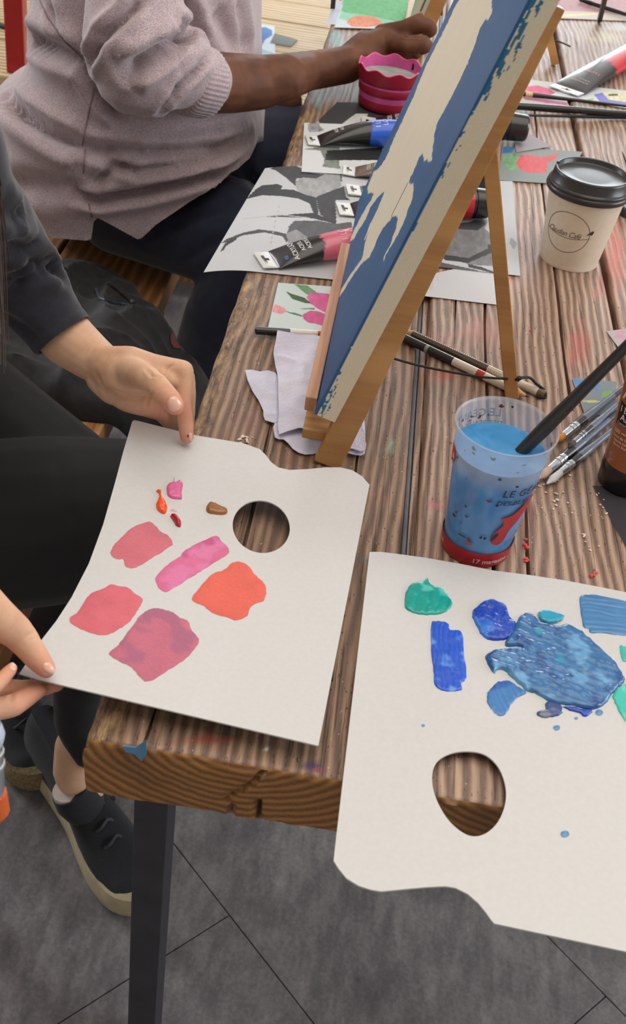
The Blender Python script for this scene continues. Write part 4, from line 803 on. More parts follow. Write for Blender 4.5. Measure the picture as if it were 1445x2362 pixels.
lathe('inner_wall', [(.0448, .8096), (.0436, .793), (.0420, .780), (.0390, .760), (0, .758)], PC, m_pi, pcup, n=108, wav=lambda a, i: (.0024*math.sin(a*9+.6) if i == 0 else 0))
lathe('paint_water', [(.0434, .7945), (0, .7945)], PC, M('pale_green_water', (150, 172, 162), .12), pcup, n=60)
V = [Vector((PC.x+.0437*math.cos(t), PC.y+.0437*math.sin(t), z)) for t, z in ((rad(44), .7975), (rad(50), .7975), (rad(49), .807), (rad(45), .806))]
pyd('dark_mark', V, [(0, 1, 2, 3)], M('hole_dark', (8, 8, 8), .9), pcup, False, fix=False)
# ------------------------------------------------------------------ standing brown tube
BC = Vector((.2445, .795, 0)); stb = empty('paint_tube', (BC.x, BC.y, .7512), 'brown paint tube standing on its black cap at the right edge of the frame', 'paint tube'); Hb = .152; zb = .775
def bsec(z):
    t = min(max((z-zb)/Hb, 0), 1); e = t**1.15; return .0225*(1-e)+.033*e, .0225*(1-e)+.0015*e
V = []; F = []; C = []; n = 48; m = 80
for i in range(m+1):
    z = zb+Hb*i/m; a, b = bsec(z)
    for k in range(n):
        th = 2*math.pi*k/n; V.append(Vector((BC.x+a*math.cos(th), BC.y+b*math.sin(th), z))); jag = .006*(vn(np.array([th*6, 0, 1.5]), 1)-.5)
        C.append(lincol((26, 26, 30) if z > .873+.018*math.cos(th-rad(200))+jag else (150, 84, 44)))
for i in range(m):
    for k in range(n): F.append((i*n+k, i*n+(k+1) % n, (i+1)*n+(k+1) % n, (i+1)*n+k))
F += [tuple(range(n)), tuple(range(m*n, m*n+n))]
pyd('tube_body', V, F, m_var, stb, True, np.array(C))
lathe('cap', [(0, .7512), (.0205, .7512), (.0222, .7530), (.0226, .772), (.0218, .7752), (.0212, .7765), (0, .7765)], BC, M('cap_black', (24, 22, 26), .35, 0, .04, coat=.2), stb, n=48)
def bfn(th0, z0, off=.0004, sk=0):
    def fn(x, y):
        z = z0+y+sk*x; a, b = bsec(z); th = th0+x/.0225; return Vector((BC.x+(a+off)*math.cos(th), BC.y+(b+off)*math.sin(th), z))
    return fn
wt = M('print_cream', (226, 206, 190), .5); t0 = rad(198)
text('lettering', 'LOVE', .0125, bfn(t0-.42, .853), wt, stb, bold=.0002); text('lettering', 'ART', .0160, bfn(t0, .836), wt, stb, bold=.0004)
f = bfn(t0, .812, .0003); V, F = cdt([(-.001, 0), (.036, 0), (.036, .021), (-.001, .021)], step=.002); pyd('label_box', [f(v[0], v[1]) for v in V], F, M('label_black', (18, 17, 18), .5), stb, False, fix=False)
text('lettering', 'I LOVE', .0080, bfn(t0+.06, .8245, .0006), wt, stb, bold=.0001); text('lettering', 'ART', .0080, bfn(t0+.16, .8175, .0006), wt, stb, bold=.0001); text('lettering', 'Concentré Extra', .0034, bfn(t0+.05, .8135, .0006), wt, stb)
text('lettering', '500 •••●', .0050, bfn(t0-.02, .8055), wt, stb); text('lettering', 'Terre de Sienne', .0034, bfn(t0-.03, .8015), wt, stb); text('lettering', 'Sienna natural', .0034, bfn(t0+.08, .7980), wt, stb); text('lettering', 'Burnt Sienna', .0034, bfn(t0+.12, .7945), wt, stb)
# dark tin behind the coffee cup
tin = tag(box('pencil_tin', (0, 0, .7505), (.14, .05, .762), M('dark_tin', (64, 62, 62), .4, .3, .3, 120), None, .003), 'dark flat tin at the right frame edge behind the coffee cup', 'tin')
me = tin.data; a = co_of(me); q = P(1418, 500, .7505); ca, sa = math.cos(.52), math.sin(.52); x, y = a[:, 0].copy(), a[:, 1].copy(); a[:, 0] = q.x+x*ca-y*sa+.012; a[:, 1] = q.y+x*sa+y*ca; set_co(me, a)
# ------------------------------------------------------------------ paper towels
def towel():
    t = NT('paper_towel'); v = t.coord(); n = t.noise(v, 900, 2); n2 = t.noise(v, 40, 3); t.l(t.ramp(n2, [(.3, (196, 194, 212)), (.7, (214, 211, 226))]), t.b.inputs['Base Color']); t.setb(Roughness=.95)
    vo = t.add('ShaderNodeTexVoronoi'); vo.inputs['Scale'].default_value = 420; t.l(v, vo.inputs['Vector']); t.bump(t.math('ADD', vo.outputs['Distance'], t.math('MULTIPLY', n, .4)), .5, .0008); return t.m
m_tw = towel(); tw = empty('paper_towels', P(730, 900, .7505), 'crumpled stack of pale lavender paper towels under the canvas corner', 'paper towel')
for (px, z0, amp, sd, dn) in [([(566, 852), (600, 856), (636, 857), (650, 900), (652, 968), (612, 966), (608, 945), (596, 918), (582, 898)], .7515, .0035, 1, 2), ([(638, 962), (700, 975), (770, 990), (838, 1000), (842, 1046), (820, 1048), (790, 1040), (740, 1040), (705, 1044), (676, 1032), (655, 1012), (634, 1006)], .7515, .0035, 2, 2),
    ([(646, 757), (690, 765), (742, 777), (790, 800), (832, 880), (840, 960), (843, 1040), (815, 1034), (780, 1025), (740, 1000), (690, 990), (644, 1003), (643, 960), (642, 910), (640, 860), (631, 820), (637, 785)], .7545, .0055, 3, 2)]:
    o = [(lambda p: (p.x, p.y))(P(x, y, z0+.003)) for x, y in smooth_poly(px, dn)]; V, F = cdt(o, step=.0022)
    def zt(x, y, z0=z0, amp=amp, sd=sd):
        p = np.array([x, y, sd*1.7]); f = vn(p, 22); r_ = 1-abs(2*vn(p+3, 34)-1); return z0+amp*(f*.6+.55*r_**3)+.0008*vn(p, 130)
    slab('towel_sheet', V, F, zt, .0005, m_tw, tw)
bl = [P(x, y, .7625) for x, y in ((722, 992), (733, 985), (742, 998), (750, 992), (745, 1008), (730, 1006))]
Vb, Fb = join_geo([tube_geo([a, b], .0007, 6) for a, b in zip(bl, bl[1:])]); pyd('blue_stain', Vb, Fb, M('stain_blue', (86, 124, 170), .9), tw, True, fix=False)
# crumbs
rs = np.random.RandomState(11)
def crumbs(name, spots, cl, label, cat):
    parts = []
    for (cx, cy, sx, sy, n, s) in spots:
        for k in range(n):
            p = P(cx+rs.normal()*sx, cy+rs.normal()*sy, .7512); r = s*rs.uniform(.5, 1.3); V, F = ico_geo((0, 0, 0), (r*rs.uniform(.8, 1.8), r*rs.uniform(.6, 1.2), r*.5)); a = rs.uniform(0, 6.28)
            parts.append(([p+Vector((v.x*math.cos(a)-v.y*math.sin(a), v.x*math.sin(a)+v.y*math.cos(a), v.z+rs.uniform(-.2, .2)*r)) for v in V], F))
    V, F = join_geo(parts); o = pyd(name, V, F, M(name, cl, .7), None, True, fix=False); tag(o, label, cat, None, 'stuff')
crumbs('pale_crumbs', [(1285, 1135, 22, 28, 26, .0011), (1385, 1175, 10, 26, 8, .0009), (1240, 1110, 10, 12, 9, .0010), (1090, 1300, 10, 4, 5, .0008), (562, 1016, 10, 6, 10, .0012), (1360, 1245, 12, 22, 6, .001)], (214, 204, 192), 'pale paint crumbs scattered on the planks around the silver brushes', 'crumbs')
crumbs('red_crumbs', [(1218, 1253, 4, 5, 4, .0016), (1216, 1290, 2, 4, 3, .0013), (1370, 1322, 5, 4, 4, .0012), (1235, 800, 10, 20, 3, .0008)], (214, 70, 66), 'red paint crumbs on the planks beside the tumbler', 'crumbs')
V, F = cdt([(lambda p: (p.x, p.z))(PY(x, y, .4345)) for x, y in ((283, 1720), (312, 1730), (336, 1712), (337, 1745), (325, 1762), (308, 1745), (290, 1735))], step=.003)
n = len(V); fl = [Vector((v[0], .4355-.0012*math.sin(v[0]*300), v[1])) for v in V]
cs = set((a, b) for f in F for a, b in zip(f, f[1:]+f[:1]))
tag(pyd('paint_flake', fl+[q+Vector((0, .0006, 0)) for q in fl], [tuple(f) for f in F]+[tuple(i+n for i in reversed(f)) for f in F]+[(a, b, b+n, a+n) for a, b in cs if (b, a) not in cs], M('flake_blue', (84, 136, 172), .5), None, False), 'blue paint flake stuck to the sawn end of the table plank', 'paint flake')
# ------------------------------------------------------------------ easels and canvases
def lerp(a, b, t): return a+(b-a)*t
def easel(label, G, T, wid, hinge_t, rear_base, cord=None, toe=.03, legw=.0225, legd=.011, ledge_z=.035):
    e = empty('easel', G, label, 'easel'); s = Vector((0, 1, 0)); G2 = G+Vector((0, wid, 0)); T2 = T+Vector((0, wid-2*(T.y-G.y), 0))
    bar('front_leg', G, T, legd, legw, wood_easel, e, .0012, s); bar('front_leg', G2, T2, legd, legw, wood_easel, e, .0012, s)
    for t in (hinge_t, .97): bar('crossbar', lerp(G, T, t)+Vector((.004, 0, 0)), lerp(G2, T2, t)+Vector((.004, 0, 0)), .010, .018, wood_easel, e, .001, Vector((1, 0, 0)))
    h = (lerp(G, T, hinge_t)+lerp(G2, T2, hinge_t))/2+Vector((.016, 0, .0)); d = (h-rear_base).normalized(); bar('rear_leg', rear_base+Vector((0, 0, .002)), h+d*.012, .0125, .0125, wood_easel, e, .001, s)
    l0 = lerp(G, T, ledge_z/.368); l1 = lerp(G2, T2, ledge_z/.368); bar('ledge', l0+Vector((-.018, .0, -.012)), l1+Vector((-.018, 0, -.012)), .030, .009, wood_easel, e, .001, Vector((1, 0, 0)))
    return e, h
def canvas(label, A, Cn, Wv, th, H, front, side, res=.0012):
    u = (Cn-A).normalized(); wv = Wv.normalized(); W_ = Wv.length; nrm = wv.cross(u).normalized()
    if nrm.x < 0: nrm = -nrm
    V = []; F = []; C = []
    def grid(o, a, La, b, Lb, ra, rb, cf):
        na = max(1, int(La/ra)); nb = max(1, int(Lb/rb)); s, t = np.meshgrid(np.linspace(0, La, na+1), np.linspace(0, Lb, nb+1)); s = s.ravel(); t = t.ravel()
        co = np.array(o)[None]+np.array(a)[None]*s[:, None]+np.array(b)[None]*t[:, None]; base = len(V); V.extend(co.tolist()); C.extend(cf(co, s, t).tolist())
        for j in range(nb):
            for i in range(na): k = base+j*(na+1)+i; F.append((k, k+1, k+na+2, k+na+1))
    plain = lambda co, s, t: np.repeat(lincol((214, 202, 178))[None], len(co), 0)
    grid(A, wv, W_, u, H, res, res, front); grid(A, nrm, th, u, H, res*.7, res*.7, side)
    grid(A+wv*W_, nrm, th, u, H, .02, .02, plain); grid(A+nrm*th, wv, W_, u, H, .02, .02, plain); grid(A, wv, W_, nrm, th, .02, .02, plain); grid(A+u*H, wv, W_, nrm, th, .02, .02, plain)
    t = MV('canvas_paint', .5, .25, 1400, .05, .35, bdist=.0004)
    return tag(pyd('canvas', V, F, t, None, True, np.clip(np.array(C), 0, 1)), label, 'canvas')
G = P(747, 1066, .7502)+Vector((.003, 0, 0)); T = PY(1267, 4, .795); rb = P(1181, 918, .7502)
e1, h1 = easel('small beech table easel holding the blue and cream canvas', G, T, .345, .68, rb)
lp = bar('ledge_lip', P(717, 933, .798), P(797, 574, .798), .0095, .013, wood_ledge, e1, .0012, Vector((1, 0, 0)))
cpts = spline([P(868, 800, .80)+Vector((0, 0, .0)), P(890, 820, .790), P(980, 846, .778), P(1100, 868, .772), P(1172, 874, .772)], 6)
tube('cord', cpts, .0011, M('black_cord', (24, 22, 24), .7), e1, 8)
tube('cord', spline([P(1190, 876, .772), P(1200, 872, .775), P(1222, 871, .770), P(1238, 885, .762), P(1256, 900, .757), P(1259, 917, .7535), P(1240, 915, .7525)], 6), .0013, M('black_cord', (24, 22, 24), .7), e1, 8)
V, F = join_geo([ico_geo(P(1194, 874, .772), .003), ico_geo(P(1200, 872, .774), .0022)]); pyd('cord_knot', V, F, M('black_cord', (24, 22, 24), .7), e1)
A = P(726, 955, .801); Cn = PY(1218, 2, .745); B_ = P(828, 462, .801)
R1 = (680, 250, 3.15); R2 = (850, 0, 3.211)
main_c = [(1065, -300), (1137, -300), (1135, 0), (1136, 31), (1127, 47), (1121, 44), (1108, 65), (1099, 93), (1080, 146), (1049, 209)]+Q(*R1, [(1095,0),(1040,100),(1020,170),(1005,290),(995,380),(970,388),(965,365),(945,382),(930,328),(905,355),(880,420),(850,490),(830,535),(850,552),(862,545),(865,600),(855,660),(820,750),(790,840),(750,920),(710,990),(690,1015),(655,1090),(643,1118),(652,1070),(690,1000),(715,930),(740,860),(750,800),(735,782),(715,785),(690,815),(650,860),(615,920),(580,1000),(545,1080),(490,1125),(440,1190),(370,1300),(310,1400),(281,1478),(290,1430),(330,1330),(385,1240),(440,1160),(490,1090),(502,1040),(518,950),(556,850),(596,750),(634,655),(655,605),(640,612),(600,650),(545,730),(520,800),(470,880),(430,950),(398,972),(410,930),(440,870),(480,790),(520,720),(555,670),(575,620),(560,612),(535,618),(530,580),(555,510),(575,455),(600,448),(630,410),(660,370),(690,300),(720,220),(780,100),(825,0)])+[(956, 218), (981, 156), (1002, 115), (1024, 72), (1052, 12), (1060, 0)]
cream = [main_c, Q(*R1, [(592, 755), (570, 830), (508, 958), (504, 955), (545, 850)])]
thin = [Q(*R1, [(822, 540), (826, 542), (702, 790), (698, 787)])]
def frontc(co, s, t):
    pp = proj(co); jx = (fbm(co, 300, 3)-.5)*4; jy = (fbm(co+5, 300, 3)-.5)*4; X = pp[:, 0]+jx; Y = pp[:, 1]+jy; C = np.repeat(lincol((26, 82, 130))[None], len(co), 0); C = C*(1-.35*np.clip(1-np.abs(s-.004)/.005, 0, 1))[:, None]  # blue darkened along the near corner, painting in how light falls off there
    C *= (.86+.30*fbm(co*np.array([1, 1, .25]), 60, 3))[:, None]; m = np.zeros(len(co), bool)
    for c in cream: m |= inpoly(X, Y, c)
    e = np.clip(1-pdist(X, Y, cream[0])/14, 0, 1)*(fbm(co+2, 90, 2) > .5); C = C*(1-.22*e[:, None])+lincol((50, 120, 160))*.22*e[:, None]
    C[m] = lincol((222, 210, 186))*(.97+.06*fbm(co[m], 60, 2))[:, None]
    ln = inpoly(pp[:, 0], pp[:, 1], thin[0]); C[ln] = lincol((86, 82, 76)); return C
def sidec(co, s, t):
    pp = proj(co); C = np.repeat(lincol((222, 209, 184))[None], len(co), 0); Y = pp[:, 1]; st = fbm(np.c_[s*8, t*1.2, s*0]+2, 160, 3); n2 = fbm(np.c_[s, t*.16, s*0], 1000, 2); blue = lincol((32, 90, 140)); teal = lincol((46, 110, 142))
    solid = .0012+.0016*fbm(co, 90, 2)+.004*np.clip((Y-560)/80, 0, 1)*np.clip((720-Y)/80, 0, 1)*0
    reach = np.interp(Y, [-200, 60, 120, 215, 260, 330, 480, 600, 690, 780, 860, 945, 1000], [.009, .009, .0085, .006, .002, .004, .004, .0012, .0005, .0005, .004, .0085, .0])
    dens = np.interp(Y, [-200, 60, 215, 330, 560, 860, 960], [.36, .32, .40, .22, .22, .30, .45])
    m2 = (s < reach*(.6+.8*st)) & (n2 < dens*(.6+.8*st)+.12); C[m2] = teal; m = s < solid; C[m] = blue; return C
cv1 = canvas('tall canvas painted in blue and cream strokes leaning on the near easel', A, Cn, (B_-A), .0175, .47, frontc, sidec)
# second easel, further down the table
G3 = P(940, 128, .7502)+Vector((.012, .0, 0)); T3 = G3+(T-G)*1.0
rb3 = P(1281, 152, .7502); e2, h2 = easel('second beech easel further down the table behind the tall canvas', G3, T3, .30, .80, rb3)
tube('cord', spline([P(1215, 90, .776), P(1240, 92, .774), P(1272, 94, .774), P(1290, 96, .772), P(1316, 107, .756)], 5), .0013, M('black_cord', (24, 22, 24), .7), e2, 8)
A3 = G3+(T3-G3)*.11+Vector((-.030, -.0, .0)); C3 = A3+(T3-G3)
def sc3(co, s, t):
    C = np.repeat(lincol((214, 206, 188))[None], len(co), 0); m = (np.abs(s-.010-.015*(t-.06)) < .0011) & (t > .03); C[m] = lincol((40, 110, 50)); return C
canvas('pale canvas with a thin green line held by the second easel beside the dark hand', A3, C3, Vector((.01, .27, 0)), .0175, .36, lambda co, s, t: np.repeat(lincol((120, 170, 120))[None], len(co), 0), sc3, res=.002)
# far black metal stands
bs = empty('black_stand', P(1385, 46, .7505), 'thin black metal stand leg rising at the far right end of the table', 'stand'); bar('leg', P(1384, 47, .7535), PY(1410, -60, 2.05), .008, .008, black_steel, bs)
bs = empty('black_stand', P(768, 18, .7505)+Vector((-.02, 0, 0)), 'thin black metal stand leg beyond the green painting', 'stand'); bar('leg', P(768, 20, .7535), P(768, 20, .7535)+Vector((-.01, .02, .22)), .008, .008, black_steel, bs)
# ------------------------------------------------------------------ cloth left on the bench
m_jack = M('black_cotton', (34, 33, 35), .85, 0, .2, 90, .4, .001, sheen=.12)
def heap(name, px, zb, hgt, label, cat, mat, seed=0, step=.005):
    o = [(lambda p: (p.x, p.y))(P(x, y, zb+.02)) for x, y in smooth_poly(px, 3)]; V, F = cdt(o, step=step); a = np.array([tuple(v) for v in V]); d = pdist(a[:, 0], a[:, 1], o); lut = {}
    p3 = np.c_[a, a[:, 0]*0+seed]; w_ = p3+.03*np.c_[fbm(p3, 14, 2), fbm(p3+4, 14, 2), a[:, 0]*0]
    ridge = (1-np.abs(2*vn(w_*np.array([1, .55, 1]), 19)-1))**3; ridge2 = (1-np.abs(2*vn(w_*np.array([.6, 1, 1])+8, 33)-1))**3
    prof = np.sqrt(np.clip(d/.045, 0, 1)*(2-np.clip(d/.045, 0, 1))); z = zb+.004+prof*(hgt*(.45+.6*fbm(p3, 9, 2))+.018*ridge+.008*ridge2)
    off = np.clip((a[:, 0]+.302)/.05, 0, 1); z = z-.05*off*off
    for v, zz in zip(a, z): lut[(round(v[0], 6), round(v[1], 6))] = zz
    zf = lambda x, y: lut[(round(x, 6), round(y, 6))]
    return tag(slab(name, [tuple(v) for v in a], F, zf, .004, mat), label, cat)
jk = heap('jacket', [(120, 640), (190, 632), (262, 640), (318, 672), (360, 712), (420, 742), (474, 780), (502, 830), (498, 880), (470, 930), (400, 960), (300, 950), (230, 944), (120, 930), (60, 905), (-60, 870), (-120, 760), (-40, 690), (60, 660)], .452, .055, 'black cotton jacket heaped on the bench behind the nearest forearm', 'jacket', m_jack, 3)
bv_cache = {}
def bvh(o):
    if o.name not in bv_cache: bv_cache[o.name] = BVHTree.FromPolygons([tuple(v.co) for v in o.data.vertices], [tuple(p.vertices) for p in o.data.polygons])
    return bv_cache[o.name]
def hitp(o, x, y):
    h = bvh(o).ray_cast(Vector(C0), Vector(ray(x, y)).normalized()); return (h[0], h[1]) if h[0] is not None else (None, None)
def decal(name, o, px, mat, parent, off=.0004, step=4, dens=3, dome=0):
    out = smooth_poly(px, dens) if dens > 1 else px; V, F = cdt(out, step=step); ok = []; W_ = []
    dd = pdist(np.array([v[0] for v in V]), np.array([v[1] for v in V]), out)
    for v, d in zip(V, dd):
        p, n = hitp(o, v[0], v[1])
        if p is None: ok.append(None); continue
        if n.dot(Vector(ray(v[0], v[1]))) > 0: n = -n
        ok.append(len(W_)); W_.append(p+n*(off+dome*min(1, d/step/1.2)))
    FF = [tuple(ok[i] for i in f) for f in F if all(ok[i] is not None for i in f)]
    if not FF: print('decal missed', name, px[0]); return None
    return pyd(name, W_, FF, mat, parent, True, fix=False)
def seam(name, o, pts, r, mat, parent, off=0):
    P_ = []
    for (x1, y1), (x2, y2) in zip(pts, pts[1:]):
        n = max(1, int(math.hypot(x2-x1, y2-y1)/8))
        for k in range(n+(1 if (x2, y2) == pts[-1] else 0)):
            p, nn = hitp(o, x1+(x2-x1)*k/n, y1+(y2-y1)*k/n)
            if p is not None: P_.append(p+nn*off)
    if len(P_) > 1: return tube(name, P_, r, mat, parent, 6)
seam('pocket_trim', jk, [(222, 668), (232, 690), (262, 700), (300, 705)], .0022, M('trim_grey', (70, 78, 88), .35), jk, .001)
seam('pocket_trim', jk, [(250, 655), (285, 680), (310, 702)], .003, m_jack, jk, .002)
decal('lining', jk, [(392, 772), (412, 768), (436, 784), (452, 808), (440, 826), (424, 806), (398, 802)], M('rust_lining', (112, 54, 50), .8, sheen=.1), jk, .0015)
# ------------------------------------------------------------------ people: helpers
def cutaway(me, pts, no):          # drop everything on the positive side of a plane and cap it
    b = bmesh.new(); b.from_mesh(me); g = b.verts[:]+b.edges[:]+b.faces[:]
    r = bmesh.ops.bisect_plane(b, geom=g, plane_co=pts, plane_no=no, clear_outer=True); ed = [e for e in r['geom_cut'] if isinstance(e, bmesh.types.BMEdge)]
    try: bmesh.ops.holes_fill(b, edges=ed, sides=0)
    except Exception: pass
    b.to_mesh(me); b.free(); me.update()
def join_mesh(name, meshes, mat, parent=None):
    b = bmesh.new()
    for m in meshes: b.from_mesh(m)
    me = bpy.data.meshes.new(name); b.to_mesh(me); b.free()
    return link(name, me, mat, parent)
def chain_mesh(chains, voxel, smooth=5, extra=(), fac=.5):
    parts = []
    for c in chains: parts += chain_geo(c)
    V, F = join_geo(parts+list(extra)); return remesh(V, F, voxel, smooth, fac)
def skin(name, c1, c2, c3, pink):
    t = NT(name); v = t.coord(); n = t.noise(v, 26, 4, .6); n2 = t.noise(v, 420, 3); c = t.ramp(n, [(.32, c1), (.52, c2), (.72, c3)])
    c = t.mix(t.math('MULTIPLY', t.ramp_f(n2, .5, .75), .25), c, pink); a = t.add('ShaderNodeAttribute', attribute_name='Amt'); c = t.mix(t.math('MULTIPLY', a.outputs['Fac'], .75), c, pink)
    t.l(c, t.b.inputs['Base Color']); t.setb(Roughness=.6); t.b.inputs['Subsurface Weight'].default_value = .18; t.b.inputs['Specular IOR Level'].default_value = .32; t.b.inputs['Subsurface Radius'].default_value = (1, .35, .2); t.b.inputs['Subsurface Scale'].default_value = .005
    vo = t.add('ShaderNodeTexVoronoi'); vo.inputs['Scale'].default_value = 900; t.l(v, vo.inputs['Vector']); t.bump(t.math('ADD', vo.outputs['Distance'], t.math('MULTIPLY', n2, .6)), .12, .0004); return t.m
def V3(*a): return Vector(a)
def head_chains(c, f, s=1.0):       # c = skull centre, f = facing unit vector
    f = Vector(f).normalized(); r = f.cross(V3(0, 0, 1)).normalized(); u = r.cross(f)
    q = lambda a, b, d: Vector(c)+(f*a+r*b+u*d)*s
    ch = [[(q(-.015, 0, .03), .092*s), (q(.012, 0, .0), .082*s)], [(q(.03, 0, -.03), .062*s), (q(.045, 0, -.075), .040*s)], [(q(.085, 0, -.005), .010*s), (q(.103, 0, -.035), .013*s)], [(q(.07, .012, -.035), .015*s), (q(.07, -.012, -.035), .015*s)],
          [(q(.082, -.018, -.062), .007*s), (q(.088, 0, -.062), .009*s), (q(.082, .018, -.062), .007*s)], [(q(-.02, 0, -.04), .055*s), (Vector(c)+V3(-.03*f.x, -.03*f.y, -.14), .052*s)]]
    for k in (-1, 1): ch.append([(q(-.005, k*.085, .01), .014*s), (q(-.008, k*.083, -.03), .010*s)])
    return ch, q
def face_bits(q, root, iris, s=1.0, lip=(150, 84, 80)):
    for k in (-1, 1):
        V, F = ico_geo(q(.068, k*.032, .004), .0125*s); pyd('eye', V, F, M('eye_white', (228, 224, 218), .2), root, fix=False)
        V, F = ico_geo(q(.077, k*.032, .003), .0055*s); pyd('iris', V, F, M('iris_%d' % iris[0], iris, .2), root, fix=False)
    tube('lips', [q(.088, -.020, -.064), q(.096, 0, -.062), q(.088, .020, -.064)], [.003, .006, .003], M('lips_%d' % lip[0], lip, .4), root, 8)
# ------------------------------------------------------------------ person one: nearest, in black, holding the palette
sk1 = skin('light_skin', (206, 160, 130), (218, 176, 146), (224, 184, 156), (208, 136, 114))
hr_ch, q1 = head_chains((-.47, .86, 1.215), (.8, -.25, -.45))
low = chain_mesh([[(V3(-.53, 1.0, .61), .12), (V3(-.50, .93, .75), .12), (V3(-.44, .86, .95), .11), (V3(-.45, .86, 1.06), .06)], [(V3(-.36, .73, .95), .05), (V3(-.46, .98, .90), .05)],
   [J(330, 1170, .56, r=100), J(190, 1600, .25, r=30)], [(V3(-.265, 1.03, .4), .035), (V3(-.39, 1.07, .13), .030)], [(V3(-.37, .72, .95), .045), (V3(-.42, .55, .868), .034)]]+hr_ch, .007, 4)
ankle = chain_mesh([[J(190, 1640, .21, r=30), J(168, 1722, .155, r=42), J(166, 1780, .110, r=44), J(196, 1832, .075, r=44)]], .003, 4)
lh = chain_mesh([
 [J(60, 660, .83, r=52), J(118, 742, .812, r=66), J(160, 785, .808, r=65), J(205, 820, .805, r=56), J(238, 843, .805, r=49)],
 [J(238, 843, .805, r=50), J(285, 862, .812, r=50), J(330, 870, .812, r=44), J(372, 866, .814, r=30)],
 [J(238, 838, .810, r=40), J(300, 830, .822, r=33), J(352, 842, .824, r=27), J(398, 848, .826, r=23), J(424, 854, .826, r=24), J(428, 876, .820, r=21), J(422, 928, .806, r=19), J(428, 975, .790, r=18.5), J(431.5, 1009, .7795, r=17)],
 [J(262, 850, .808, r=44), J(300, 857, .819, r=38), J(338, 872, .832, r=31), J(370, 896, .836, r=27), J(393, 922, .831, r=26), J(404, 936, .827, r=23)],
 [J(352, 852, .822, r=22), J(378, 868, .824, r=17), J(398, 880, .820, r=14)],
 [J(300, 850, .812, r=30), J(400, 862, .812, r=20), J(432, 868, .812, r=19), J(436, 900, .804, r=17), J(436, 950, .782, r=15), J(437, 990, .762, r=12)],
 [J(300, 880, .795, r=34), J(368, 905, .796, r=26), J(405, 925, .788, r=20), J(412, 960, .772, r=16), J(412, 990, .758, r=12)],
 [J(250, 888, .792, r=34), J(296, 918, .790, r=34), J(335, 930, .787, r=32), J(372, 950, .778, r=22), J(392, 980, .760, r=14)],
 [J(232, 872, .797, r=36), J(262, 900, .792, r=36)]], .0017, 7, fac=.5)
rh = chain_mesh([
 [J(-60, 1385, .83, r=62), J(-10, 1424, .818, r=50), J(36, 1456, .802, r=40), J(66, 1492, .792, r=33), J(90, 1524, .785, r=29), J(107, 1543, .782, r=23)],
 [J(-90, 1570, .775, r=55), J(-20, 1592, .760, r=30), J(50, 1592, .756, r=24), J(110, 1584, .757, r=19), J(136, 1582, .758, r=13)],
 [J(-90, 1640, .765, r=44), J(-20, 1638, .766, r=28), J(30, 1628, .764, r=27), J(66, 1606, .762, r=23), J(92, 1592, .761, r=17)],
 [J(-70, 1640, .80, r=30), J(-30, 1600, .80, r=20), J(2, 1570, .80, r=18.5), J(22, 1548, .80, r=16), J(28, 1540, .80, r=13)],
 [J(-100, 1700, .765, r=36), J(-60, 1690, .76, r=22), J(-30, 1690, .757, r=18)],
 [J(-180, 1470, .83, r=70), J(-100, 1480, .815, r=75), J(-90, 1580, .79, r=66), J(-110, 1640, .78, r=50)], [J(-180, 1470, .83, r=62), (V3(-.33, .48, .835), .030), (V3(-.425, .535, .856), .034), (V3(-.42, .56, .87), .034)]], .0017, 3, fac=.45)
p1 = join_mesh('person', [low, lh, rh, ankle], sk1); tag(p1, 'person in black and navy clothes seated nearest, both hands holding the palette of pink swatches', 'person')
pts = [J(406, 945, .826, r=1)[0], J(432, 1010, .779, r=1)[0], J(105, 1545, .782, r=1)[0], J(92, 1592, .761, r=1)[0], J(137, 1582, .757, r=1)[0], J(28, 1538, .8, r=1)[0], J(430, 950, .8, r=1)[0], J(355, 950, .78, r=1)[0], J(60, 1610, .763, r=1)[0]]
co = co_of(p1.data); A_ = np.zeros(len(co))
for q in pts: A_ = np.maximum(A_, np.exp(-(np.linalg.norm(co-np.array(q), axis=1)/.017)**2))
at = p1.data.attributes.new('Amt', 'FLOAT', 'POINT'); at.data.foreach_set('value', A_.astype(np.float32))
fold(p1, [([(335, 850), (352, 868), (378, 872)], .0012, .0018), ([(378, 868), (384, 850), (398, 840)], .0011, .0022), ([(222, 862), (240, 895), (285, 908), (345, 908)], .0026, .0016), ([(292, 880), (305, 897), (320, 900)], .0012, .0005), ([(338, 940), (344, 915), (350, 905)], .0012, .0012), ([(262, 918), (320, 922), (355, 905)], .0011, .0008), ([(375, 960), (382, 945)], .0009, .0012),
 ([(373, 882), (392, 868)], .0010, .0003), ([(60, 1470), (84, 1456)], .0012, .0007), ([(66, 1478), (90, 1466)], .0010, .0006), ([(24, 1620), (30, 1600)], .0012, .0012)], step=3)
bv_cache.clear()
m_nail = M('nail', (226, 176, 156), .18, 0, .02, 50, coat=.5)
def nail(px, o): decal('nail', o, px, m_nail, o, .0002, 3, 3, .0005)
nail([(386, 930), (392, 918), (404, 915), (415, 922), (420, 934), (414, 944), (402, 950), (390, 944)], p1)
nail([(100, 1532), (112, 1528), (122, 1536), (128, 1549), (122, 1556), (110, 1552), (101, 1544)], p1)
nail([(18, 1534), (26, 1527), (36, 1527), (40, 1534), (36, 1545), (28, 1546)], p1)
nail([(436, 998), (442, 1000), (444, 1012), (440, 1018), (436, 1010)], p1)
decal('mole', p1, [(154, 754), (159, 752), (158, 755), (155, 757)], M('mole_brown', (110, 66, 50), .6), p1, .0003, 3, 1)
decal('paint_spot', p1, [(431, 1003), (436, 1003), (436, 1009), (432, 1008)], M('mole_brown', (110, 66, 50), .6), p1, .0003, 3, 1)
face_bits(q1, p1, (86, 66, 50))
